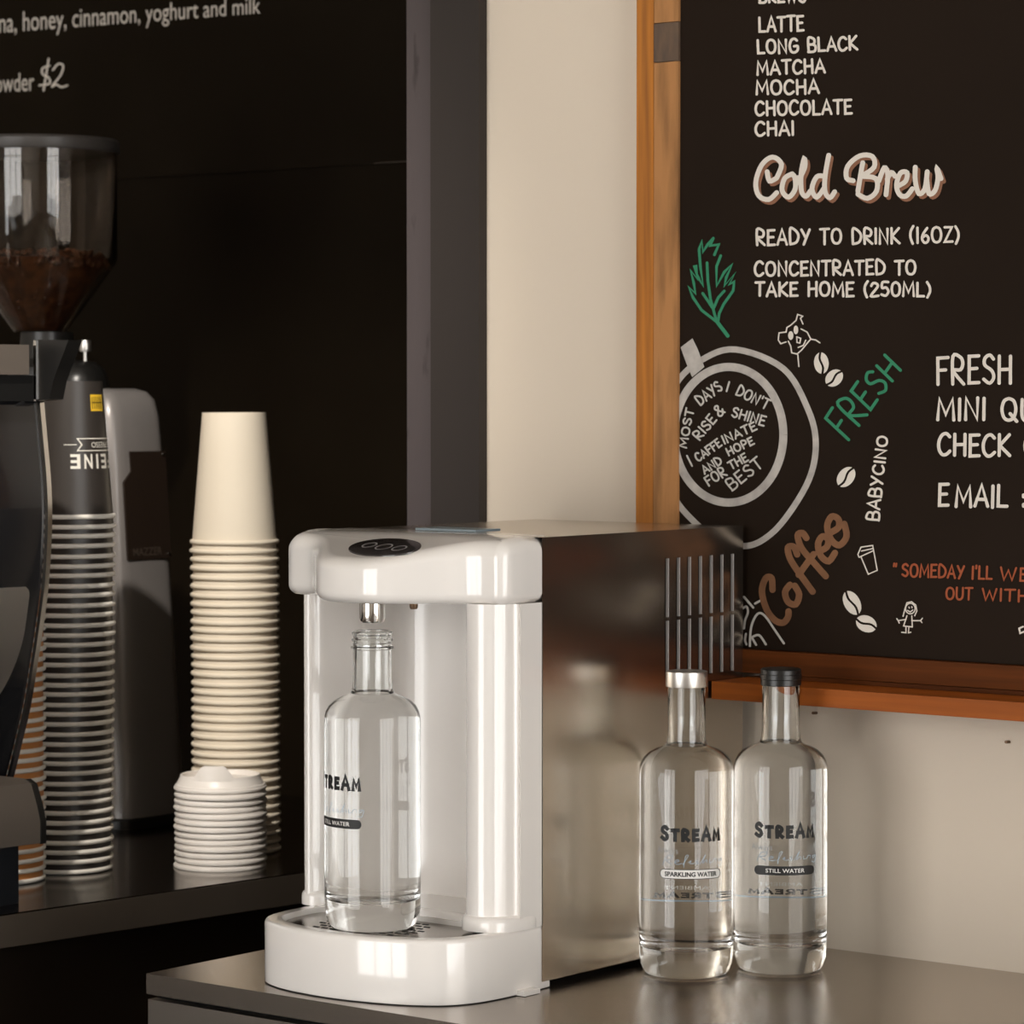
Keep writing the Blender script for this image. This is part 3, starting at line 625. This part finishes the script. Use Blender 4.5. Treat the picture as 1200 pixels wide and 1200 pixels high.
def bottle(loc, rz, cap, pill_text, pill_black, label):
    t = thing('water_bottle', label, 'bottle', loc, 0, 'round glass water bottles')
    bm = BM(); prof = OUT + (NECK_CAP if cap else THR) + [(.0135, .2412 if not cap else .2406), (.0130, .239)] + [p for p in INN_A[::-1]][1:]
    lathe(bm, prof, n=96); obj('glass', bm, M['glass'], t, smooth=60, recalc=False)
    bm = BM(); pr = INN_W + [(0, .1890)]; lathe(bm, pr, n=96, mis=[0]*(len(INN_W)-1)+[1]); obj('water', bm, [M['water_side'], M['water_top']], t, smooth=60, recalc=False)
    if cap:
        bm = BM()
        if cap == 'silver': lathe(bm, [(.0135, .2392), (.0172, .2392), (.0174, .2398), (.0174, .2516), (.0170, .2520), (0, .2520)], n=64)
        else:
            lathe(bm, [(.0135, .2385), (.0166, .2385), (.0170, .2390), (.0170, .2435), (.0173, .2440), (.0173, .2475), (.0170, .2480), (.0170, .2515), (.0160, .2525), (0, .2525)], n=64)
        obj('cap', bm, M['satin'] if cap == 'silver' else M['black_plastic'], t, smooth=30)
    r = R0+.00025
    # front print: rz is the direction of the middle of the print
    bm = BM()
    flat = lambda x, y: Vector((x, y, 0))
    def brand(bm, x0, x1, y0, big, small, wd):
        xs_ = [0, 9.6, 18.2, 27.2, 35.2, 45.4]; ws_ = [8.4, 7.8, 8.0, 7.0, 9.6, 8.8]; k = (x1-x0)/54.2
        for ch, xa, wc in zip('STREAM', xs_, ws_):
            h = big if ch in 'SA' else small
            for pl in G[ch][1]:
                pts = [(p[0]/G[ch][0]*(wc*k-wd)+wd/2+x0+xa*k, y0+wd/2+p[1]*(h-wd)) for p in pl]
                if ch in ROUND: pts = [(p.x, p.y) for p in catmull(pts, 4)]
                pts = [Vector(p) for p in pts]; pts[0] = pts[0]+(pts[0]-pts[1]).normalized()*wd*.5; pts[-1] = pts[-1]+(pts[-1]-pts[-2]).normalized()*wd*.5
                ribbon(bm, pts, wd, flat, cap=False)
    brand(bm, -.0268, .0268, .1148, .0136, .0112, .0032)
    wrap(bm, r, rz); obj('brand_print', bm, M['ink'], t, recalc=False)
    bm = BM(); pl = []
    for s, x in ((1, .0268-.0038), (-1, -.0268+.0038)):
        pl += [(x+s*.0038*math.sin(a), .0882-.0038*math.cos(a)*s) for a in [PI*i/10 for i in range(11)]]
    if pill_black: blob(bm, pl, flat)
    else: ribbon(bm, pl+pl[:1], .0005, flat)
    wrap(bm, r, rz); obj('pill_outline' if not pill_black else 'pill_print', bm, M['ink'], t, recalc=False)
    if not pill_black: bm = BM(); merge(bm, text_flat(pill_text, -.0225, .0228, .0862, .0039, .03)); wrap(bm, r+.00015, rz); obj('water_name_print', bm, M['ink'], t, recalc=False)
    bm = BM()
    if pill_black: merge(bm, text_flat(pill_text, -.0165, .0168, .0865, .0034, .01)); wrap(bm, r+.00025, rz)
    else:
        pl = []
        for s, x in ((1, .0268-.0038), (-1, -.0268+.0038)):
            pl += [(x+s*.0036*math.sin(a), .0882-.0036*math.cos(a)*s) for a in [PI*i/10 for i in range(11)]]
        blob(bm, pl, lambda x, y: Vector((x, y, 0))); wrap(bm, r-.0001, rz)
    obj('water_name_print' if pill_black else 'pill_print', bm, M['ink_white'], t, recalc=False)
    bm = BM(); merge(bm, text_flat('Always', -.0295, -.011, .1035, .0065, -.012)); wrap(bm, r, rz); obj('slogan_print', bm, M['ink_grey'], t, recalc=False)
    bm = BM()
    S = [[(0, 0), (.25, .9), (.6, 1), (.5, .6), (.2, .5), (.55, .05)], [(.7, .25), (.95, .4), (.85, .55), (.7, .3), (.85, .05), (1.1, .15)], [(1.15, 0), (1.45, .95), (1.3, .9), (1.2, -.3)], [(1.45, .2), (1.6, .4), (1.55, .1), (1.8, .1)],
         [(2.0, .45), (1.85, .3), (2.0, .1), (1.85, .0)], [(2.1, 0), (2.4, .95), (2.3, .5), (2.25, .05), (2.45, .4), (2.5, .05)], [(2.65, .4), (2.65, .05), (2.8, .1)], [(2.85, .05), (2.95, .4), (3.1, .35), (3.1, .05)], [(3.45, .35), (3.25, .3), (3.3, .05), (3.5, .3), (3.4, -.4), (3.2, -.3)]]
    for pl in S: ribbon(bm, [(-.0245+p.x*.0152, .0955+p.y*.0075+p.x*.0006) for p in catmull(pl, 5)], .00042, flat)
    wrap(bm, r, rz); obj('script_print', bm, M['ink_blue'], t, recalc=False)
    # rear print, seen through the water
    rb = rz+PI-.12
    bm = BM(); brand(bm, -.016, .014, .0592, .0058, .0048, .0013); wrap(bm, r, rb); obj('rear_brand_print', bm, M['ink'], t, recalc=False)
    bm = BM(); merge(bm, text_flat('AMBIENT', -.009, .010, .0665, .0030, .0)); wrap(bm, r, rb); obj('rear_print', bm, M['ink_white'], t, recalc=False)
    bm = BM(); blob(bm, [(-.019, .0563), (.017, .0563), (.017, .0576), (-.019, .0576)], flat); wrap(bm, r, rb); obj('rear_line', bm, M['ink_blue'], t, recalc=False)
    return t
def face_cam(c): return math.atan2(CAM.y-c.y, CAM.x-c.x)
bS = Vector((-1.5162, 2.139, .9001)); bK = Vector((-1.4658, 2.204, .9001))
D = math.radians
bottle(BC+Vector((0, 0, .0002)), face_cam(BC)-D(52), None, 'STILL WATER', True, 'open glass water bottle without cap standing under the dispenser nozzle')
bottle(bS, face_cam(bS)+D(6), 'silver', 'SPARKLING WATER', False, 'silver capped glass bottle marked sparkling water beside the steel casing')
bottle(bK, face_cam(bK)+D(6), 'black', 'STILL WATER', True, 'black capped glass bottle marked still water on the steel bench')

# ------------------------------------------------------------------ cups and lids
ORD = 'top second third fourth fifth sixth seventh eighth ninth tenth eleventh twelfth thirteenth fourteenth fifteenth sixteenth seventeenth eighteenth nineteenth twentieth'.split()
TENS = {20: 'twenty', 30: 'thirty'}
def ordinal(i):   # i = 1 for the top one
    if i <= 20: return ORD[i-1]
    t = i//10*10; u = i-t
    return {30: 'thirtieth', 40: 'fortieth'}[i] if u == 0 else TENS[t]+'-'+['first'] [0] if u == 1 else TENS[t]+'-'+ORD[u-1]
def cup_meshes(body_m, rim_m, hgt=.138, rb=.0325, rr=.0452, name='paper_cup', label='', group='', rim=True):
    t = thing(name, label, 'paper cup', (0, 0, 0), 0, group)
    rw = rr-.0022
    bm = BM(); th = .0004
    lathe(bm, [(rw-.0002, .003), (rb, hgt), (rb-.0012, hgt), (rb-.0016, hgt-.006), (0, hgt-.006), (0, hgt-.0065), (rb-.0022, hgt-.0065), (rw-.0008, .003)], n=56)
    obj('cup_body', bm, body_m, t, smooth=40)
    bm = BM(); k = 12
    ring = [(rw+.0002+.0022*math.cos(2*PI*i/k), .0024+.0024*math.sin(2*PI*i/k)) for i in range(k+1)]
    lathe(bm, ring, n=56); bmesh.ops.remove_doubles(bm, verts=bm.verts[:], dist=1e-6)
    obj('rim', bm, rim_m, t, smooth='all')
    return t
def stack(proto, base, n, pitch, lean, fmt):
    for i in range(n):          # i = 0 at the bottom
        z = base.z+i*pitch; f = i/n
        loc = (base.x+lean[0]*f+random.uniform(-.0004, .0004), base.y+lean[1]*f+random.uniform(-.0004, .0004), z+(random.uniform(-.0005, .0005) if i else 0))
        lab = fmt(n-i, i)
        if i == 0: proto.location = loc; proto['label'] = lab; last = proto
        else: last = dup(proto, loc, lab)
    return last
W0 = Vector((-2.2975, 2.4215, .9002)); L0 = Vector((-2.2345, 2.3310, .9002)); K0 = Vector((-2.3405, 2.2195, .9002)); O0 = Vector((-2.3415, 2.1275, .9002))
pw = cup_meshes(M['cup_white'], M['cup_white'], rr=.0468, rb=.0335, group='white paper cups in the tall stack')
stack(pw, W0, 36, .00925, (-.004, .002), lambda k, i: 'topmost plain white paper cup, its whole side showing above the tall stack' if k == 1 else ('lowest plain white paper cup, upside down on the dark counter' if i == 0 else f'plain white upside down paper cup, {ordinal(k)} from the top of its stack'))
pk = cup_meshes(M['cup_black'], M['cup_rim'], rr=.0452, rb=.0325, group='black paper cups in the middle stack')
topk = stack(pk, K0, 37, .0099, (.0042, .002), lambda k, i: 'topmost black paper cup with upside down lettering and yellow sticker' if k == 1 else ('lowest black paper cup, white rim resting on the dark counter' if i == 0 else f'black upside down paper cup with white rim, {ordinal(k)} from the top'))
po = cup_meshes(M['cup_orange'], M['cup_rim'], rr=.0452, rb=.0325, group='orange paper cups beside the espresso machine')
stack(po, O0, 27, .0099, (.002, 0), lambda k, i: 'topmost orange paper cup beside the curved machine edge' if k == 1 else ('lowest orange paper cup, white rim resting on the dark counter' if i == 0 else f'orange upside down paper cup with white rim, {ordinal(k)} from the top'))
# print on the topmost black cup
def cone_wrap(bm, c0):
    xs = [v.co.x for v in bm.verts]; n = int((max(xs)-min(xs))/.003)
    for i in range(1, n+1): bmesh.ops.bisect_plane(bm, geom=bm.verts[:]+bm.edges[:]+bm.faces[:], plane_co=(min(xs)+i*.003, 0, 0), plane_no=(1, 0, 0))
    for v in bm.verts:
        z = v.co.y; r = .0428+(.0325-.0428)*(z-.003)/.135+.0003; a = c0+v.co.x/.037; v.co = Vector((r*math.cos(a), r*math.sin(a), z))
def flipped(body, xl, xr, z0, h, bold):
    bm, (a, b, c, d) = text_bm(body, bold)
    for v in bm.verts: v.co = Vector((xr-(v.co.x-a)/(b-a)*(xr-xl), z0+h-(v.co.y-c)/(d-c)*h, 0))
    return bm
ck = face_cam(K0)
bm = BM()
for ch, xa, xb in (('E', 0, .0095), ('N', .0135, .0222), ('I', .0268, .0294), ('E', .0335, .0425), ('F', .0465, .054)): merge(bm, flipped(ch, xa, xb, .0505, .0145, .025))
merge(bm, flipped('ESPRESSO', .022, .052, .0715, .0055, 0))
fl2 = lambda x, y: Vector((x, y, 0))
ribbon(bm, [(.06, .0805), (.007, .0805), (.0115, .0745), (.007, .0685), (.06, .0685)], .0012, fl2); ribbon(bm, [(-.006, .0745), (.006, .0745)], .0007, fl2)
cone_wrap(bm, ck); obj('cup_print', bm, M['cup_print'], topk, recalc=False)
bm = BM(); blob(bm, [(.0235, .108), (.044, .108), (.044, .1245), (.0235, .1245)], fl2); cone_wrap(bm, ck); st = obj('sticker', bm, M['yellow'], topk, recalc=False); st['label'] = 'yellow sticker'
bm = BM()
for i in range(6): ribbon(bm, [(.0255+i*.003, .1105), (.0255+i*.003+random.uniform(-.0005, .0005), .122)], .0009, fl2)
ribbon(bm, [(.025, .1165), (.042, .1165)], .0008, fl2)
for v in bm.verts: pass
cone_wrap(bm, ck)
for v in bm.verts: v.co.x *= 1.006; v.co.y *= 1.006
obj('sticker_print', bm, M['ink'], st, recalc=False)

# lids
lid = thing('cup_lid', '', 'cup lid', (0, 0, 0), 0, 'white plastic lids in the short stack')
bm = BM(); lathe(bm, [(.0445, .0004), (.0470, .0), (.0474, .0014), (.0470, .0028), (.0462, .0032), (.0458, .0048), (.0445, .0055), (.0437, .0075), (.0412, .0115), (.0405, .0145), (.0398, .0150), (.0385, .0143), (.0375, .0100), (0, .0095)], n=64)
obj('lid_shell', bm, M['lid_white'], lid, smooth=35)
for i in range(13):
    k = 13-i; z = .9002+i*.0066
    rnd = (random.uniform(-.0008, .0008), random.uniform(-.0008, .0008))
    f = i/13
    loc = (L0.x+rnd[0]+f*.0004, L0.y+rnd[1], z)
    lab = 'topmost white plastic lid with raised sipping spout on the short stack' if k == 1 else ('lowest white plastic lid resting on the dark counter before white cups' if i == 0 else f'white plastic lid showing its edge, {ordinal(k)} from the top of the lid stack')
    if i == 0: lid.location = loc; lid['label'] = lab; last = lid
    else: last = dup(lid, loc, lab)
# the sipping spout on the topmost lid
bm = BM(); a0 = face_cam(L0)-.18
sec = []
for i in range(17):
    a = a0-.55+1.1*i/16; u = abs(i-8)/8; hgt = .0145+.0125*max(0, min(1, (1-u)*2.2))
    sec.append([bm.verts.new((r*math.cos(a), r*math.sin(a), z)) for r, z in ((.0412, .0115), (.0398, hgt), (.0362, hgt), (.033, .0098))])
for p, q in zip(sec, sec[1:]):
    for k in range(3): bm.faces.new((p[k], p[k+1], q[k+1], q[k]))
bm.faces.new(sec[0]); bm.faces.new(sec[-1])
obj('spout', bm, M['lid_white'], last, smooth=40)

# ------------------------------------------------------------------ coffee grinder and hopper
def sup(cx, cy_, a, b, e=5, n=40):
    out = []
    for i in range(n):
        t = 2*PI*i/n; c, s = math.cos(t), math.sin(t)
        out.append((cx+a*math.copysign(abs(c)**(2/e), c), cy_+b*math.copysign(abs(s)**(2/e), s)))
    return out
GY = 2.512
GO = Vector((-2.61, GY, .9002))
gr = thing('coffee_grinder', 'grey coffee grinder with dark name plate and bean hopper behind the cup stacks', 'coffee grinder', GO)
def gx(px, py, Y=GY): return on_y(px, py, Y).x
lv = [(.9012, -2.5, .058), (.92, -2.5, .058), (.935, -2.503, .055), (1.0, -2.507, .053), (1.1, -2.513, .051), (1.2, -2.52, .049), (1.3, -2.527, .047), (1.355, -2.533, .046), (1.375, -2.538, .043), (1.384, -2.546, .037), (1.3875, -2.558, .028)]
bm = BM(); rings_ = []
for z, xr, hb in lv:
    xl = -2.5-.235-(xr+2.5); a = (xr-xl)/2; rings_.append([bm.verts.new((x, y, z)) for x, y in sup((xr+xl)/2, GY, a, hb, 6, 48)])
for a, b in zip(rings_, rings_[1:]):
    for i in range(48): bm.faces.new((a[i], a[(i+1) % 48], b[(i+1) % 48], b[i]))
bm.faces.new(rings_[0]); bm.faces.new(rings_[-1])
obj('grinder_body', bm, M['grinder'], gr, smooth=50, org=GO)
bm = BM(); rprism(bm, sup(-2.6175, GY, .122, .066, 6, 40), .9002, .911, .003, 0); obj('base_plate', bm, M['black_plastic'], gr, smooth=40, org=GO)
def bx(z): # body +x face
    for (z0_, x0_, _), (z1_, x1_, _) in zip(lv, lv[1:]):
        if z0_ <= z <= z1_: return x0_+(x1_-x0_)*(z-z0_)/(z1_-z0_)
    return lv[-1][1]
pz = [on_x(160, 656, -2.517).z, on_x(160, 529, -2.527).z]
py0, py1 = GY-.031, GY+.037
bm = BM()
poly = [(py0, pz[0]), (py1, pz[0]), (py1, pz[1]), (py0+.012, pz[1]), (py0+.012, pz[1]-.022), (py0, pz[1]-.034)]
fa = [bm.verts.new((bx(z)+.0016, y, z)) for y, z in poly]; fb = [bm.verts.new((bx(z)-.001, y, z)) for y, z in poly]
bm.faces.new(fa); bm.faces.new(fb[::-1])
for i in range(6): bm.faces.new((fa[i], fb[i], fb[(i+1) % 6], fa[(i+1) % 6]))
pl_ = obj('name_plate', bm, M['plate'], gr, org=GO)
bm, (a, b, c, d) = text_bm('MAZZER', .01)
for v in bm.verts: y = py0+.008+(v.co.x-a)/(b-a)*.045; z = pz[0]+.004+(v.co.y-c)/(d-c)*.009; v.co = Vector((bx(z)+.0019, y, z))
obj('plate_print', bm, M['plate_mark'], pl_, org=GO, recalc=False)
for y, z in ((py1-.004, pz[1]-.004), (py1-.004, pz[0]+.005)):
    bm = BM(); tube(bm, [(bx(z)+.001, y, z), (bx(z)+.003, y, z)], .0019, 12); obj('screw', bm, M['chrome'], pl_, smooth=40, org=GO)
HX = -2.692; HR = .0895
bm = BM(); lathe(bm, [(0, 0), (.046, 0), (.046, .012), (.043, .026), (.032, .036), (.030, .066), (0, .066)], (HX+.012, GY, 1.386), 48); obj('grind_collar', bm, M['black_plastic'], gr, smooth=35, org=GO)
kx = on_y(100, 404, GY-.03)
bm = BM(); lathe(bm, [(0, 0), (.0022, 0), (.0022, .014), (.0062, .0145), (.0066, .016), (.0066, .0255), (.006, .027), (0, .027)], (kx.x, kx.y, kx.z-.022), 20)
obj('adjusting_knob', bm, M['satin'], gr, smooth=35, org=GO)
bm = BM(); lathe(bm, [(0, 0), (.034, 0), (.033, .012), (.028, .024), (.018, .032), (0, .034)], (kx.x-.010, kx.y, 1.3855), 28); obj('knob_housing', bm, M['black_plastic'], gr, smooth=40, org=GO)
# hopper
zb, zc, zt = 1.452, 1.531, 1.657
bm = BM(); lathe(bm, [(.030, zb), (HR-.004, zc-.003), (HR, zc+.004), (HR, zt), (HR-.0025, zt), (HR-.0025, zc+.005), (HR-.0065, zc-.001), (.0275, zb), (.030, zb)], (HX, GY, 0), 72)
bmesh.ops.remove_doubles(bm, verts=bm.verts[:], dist=1e-6); obj('hopper', bm, M['acrylic'], gr, smooth=30, org=GO)
bm = BM(); lathe(bm, [(0, zt+.0002), (HR+.002, zt+.0002), (HR+.003, zt+.002), (HR+.003, zt+.0125), (HR, zt+.0155), (0, zt+.0165)], (HX, GY, 0), 72); obj('hopper_lid', bm, M['lid_grey'], gr, smooth=35, org=GO)
# beans
bm = BM()
zf = 1.540
lathe(bm, [(0, zb+.002), (.0255, zb+.003), (HR-.0145, zc-.003), (HR-.0105, zc+.003), (HR-.0105, zf-.004), (.05, zf+.004), (0, zf+.012)], (HX, GY, 0), 40)
def bean(p, nrm, s):
    q = nrm.to_track_quat('Z', 'Y').to_matrix().to_4x4() @ Matrix.Rotation(random.uniform(0, PI), 4, 'Z') @ Matrix.Rotation(random.uniform(-.5, .5), 4, 'X')
    vs = bmesh.ops.create_icosphere(bm, subdivisions=1, radius=1)['verts']
    for v in vs: v.co = Vector(p) + (q @ Vector((v.co.x*.0052*s, v.co.y*.0038*s, v.co.z*.0026*s)))
for i in range(1500):
    a = random.uniform(0, 2*PI)
    if random.random() < .68:
        f = math.sqrt(random.uniform(.08, 1)); z = zb+.004+(zc-zb)*f; r = .0265+(HR-.0115-.0265)*f-random.uniform(.002, .004); nrm = Vector((math.cos(a)*.7, math.sin(a)*.7, -.7))
        if f > .93: z = random.uniform(zc-.004, zf-.004); r = HR-.0105-.0005; nrm = Vector((math.cos(a), math.sin(a), 0))
    else:
        r = (HR-.013)*math.sqrt(random.random()); z = zf+.010*(1-r/HR)+random.uniform(-.001, .004); nrm = Vector((random.uniform(-.4, .4), random.uniform(-.4, .4), 1))
    bean((HX+r*math.cos(a), GY+r*math.sin(a), z), nrm, random.uniform(.85, 1.15))
tag(obj('coffee_beans', bm, M['bean'], smooth='all', recalc=False), 'dark roasted coffee beans filling the clear hopper above the grinder', 'coffee beans', kind='stuff')

# ------------------------------------------------------------------ espresso machine at the picture's edge
MY = 2.062
MS = Vector((0, MY, 0))
mdir = -cdir
prof_px = [(50, 470), (54, 515), (58, 560), (59.5, 600), (58.5, 640), (55, 690), (48.5, 740), (42, 782), (34, 830), (25, 868), (16, 905), (6, 940)]
prof = [(p.x, p.z) for p in (on_y(x, y, MY) for x, y in prof_px)]
MO_ = Vector((-2.25, MY-.3, .9))
em = thing('espresso_machine', 'glossy black espresso machine with silver edged curved panel beside orange cups', 'espresso machine', MO_)
ps = [(p.x, p.y) for p in catmull(prof, 3)]
def ext(bm, pts, s0, s1, mi=0, close=False):
    """profile points (x, z) at the far end plane swept along the counter direction from s0 to s1 metres toward the camera"""
    a = [bm.verts.new(Vector((x, MY, z))+mdir*s0) for x, z in pts]; b = [bm.verts.new(Vector((x, MY, z))+mdir*s1) for x, z in pts]
    n = len(pts)
    for i in range(n if close else n-1): bm.faces.new((a[i], a[(i+1) % n], b[(i+1) % n], b[i])).material_index = mi
    if close: bm.faces.new(a); bm.faces.new(b)
MLEN = .72
bm = BM(); body = [(x-.004, z) for x, z in ps]; ext(bm, body+[(body[-1][0]-.09, body[-1][1]), (-2.56, body[-1][1]), (-2.56, body[0][1])], .004, MLEN, close=True); obj('machine_body', bm, M['black_gloss'], em, smooth=30, org=MO_)
bm = BM(); ext(bm, [(x+.0008, z) for x, z in ps]+[(x-.0035, z) for x, z in ps[::-1]], -.001, .004, close=True); obj('silver_edge', bm, M['chrome'], em, smooth=30, org=MO_)
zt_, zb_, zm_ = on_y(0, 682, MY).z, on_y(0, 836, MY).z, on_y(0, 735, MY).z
bm = BM(); rows = []  # satin sheet shaped as a steel jug's reflection in the black panel
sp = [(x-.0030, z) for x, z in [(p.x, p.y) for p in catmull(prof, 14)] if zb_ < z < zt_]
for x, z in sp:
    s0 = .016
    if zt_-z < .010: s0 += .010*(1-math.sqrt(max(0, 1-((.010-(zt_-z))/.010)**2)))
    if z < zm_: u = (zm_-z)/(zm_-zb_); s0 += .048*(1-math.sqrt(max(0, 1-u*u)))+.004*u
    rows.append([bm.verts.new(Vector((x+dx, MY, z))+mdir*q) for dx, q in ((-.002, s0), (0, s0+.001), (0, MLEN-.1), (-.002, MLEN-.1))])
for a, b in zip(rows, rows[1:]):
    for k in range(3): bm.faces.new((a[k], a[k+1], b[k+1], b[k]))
obj('jug_reflection', bm, M['satin'], em, smooth=30, org=MO_)
# end fin with silver edge
fin = [(42, 398), (80, 398.5), (76, 410), (68, 430), (62, 447), (58, 468), (42, 470)]
bm = BM(); fp = [(p.x-mdir.x*.012, p.z) for p in (on_y(x, y, MY+mdir.y*.012) for x, y in fin)]; ext(bm, fp, -.004, .012, close=True); bevel(bm, .001); obj('end_fin', bm, M['black_plastic'], em, smooth=30, org=MO_)
def pr(x0, y0, x1, y1, s=0):
    Y = MY+mdir.y*s; a = on_y(x1, y1, Y); b = on_y(x1, y0, Y); a.x = on_y(x0, y1, Y).x; dx = -mdir.x*s
    return [(a.x+dx, a.z), (b.x+dx, a.z), (b.x+dx, b.z), (a.x+dx, b.z)]
bm = BM(); ext(bm, pr(41, 399, 43.6, 468, .0135), .0122, .015, close=True); obj('fin_edge', bm, M['chrome'], em, org=MO_)
bm = BM(); ext(bm, pr(-160, 404, 34, 439, .03), .03, MLEN, close=True); bevel(bm, .002); obj('cup_rail', bm, M['grey_plastic'], em, smooth=30, org=MO_)
bm = BM(); ext(bm, pr(-160, 440, 39.5, 470, .02), .02, MLEN, close=True); obj('top_deck', bm, M['black_matte'], em, org=MO_)
bm = BM()
for i in range(5):
    ext(bm, pr(-8+i*4.6, 443, -5.4+i*4.6, 452, .0195), .0185, .0196, close=True)
obj('rail_print', bm, M['chalk'], em, org=MO_)
# drip tray arm and leg
ar = [(-200, 912), (30, 912), (38, 918), (45, 944), (48.5, 962), (48.5, 988), (-200, 988)]
arp = [(on_y(x, y, MY-.03).x, on_y(max(x, 30), y, MY-.03).z) for x, y in ar]
bm = BM(); ext(bm, [(x+.004, z) for x, z in arp], .032, MLEN, close=True); bevel(bm, .0015); obj('drip_tray', bm, M['grey_plastic'], em, smooth=30, org=MO_)
bm = BM(); ext(bm, [(x+.0052, z-.0005) for x, z in arp[1:-1]]+[(arp[-2][0]-.05, arp[-2][1]-.0005)], .026, .0318, close=True); obj('tray_end_cap', bm, M['black_plastic'], em, org=MO_)
lg = on_z(22, 1058, .9002)
for s in (0, .5):
    bm = BM(); q = Vector((lg.x, lg.y, 0))+mdir*s
    box(bm, q.x-.06, q.x, q.y-.04, q.y, .9002, arp[-1][1]-.0003); bevel(bm, .003); obj('leg', bm, M['blue_black'], em, smooth=30, org=MO_)
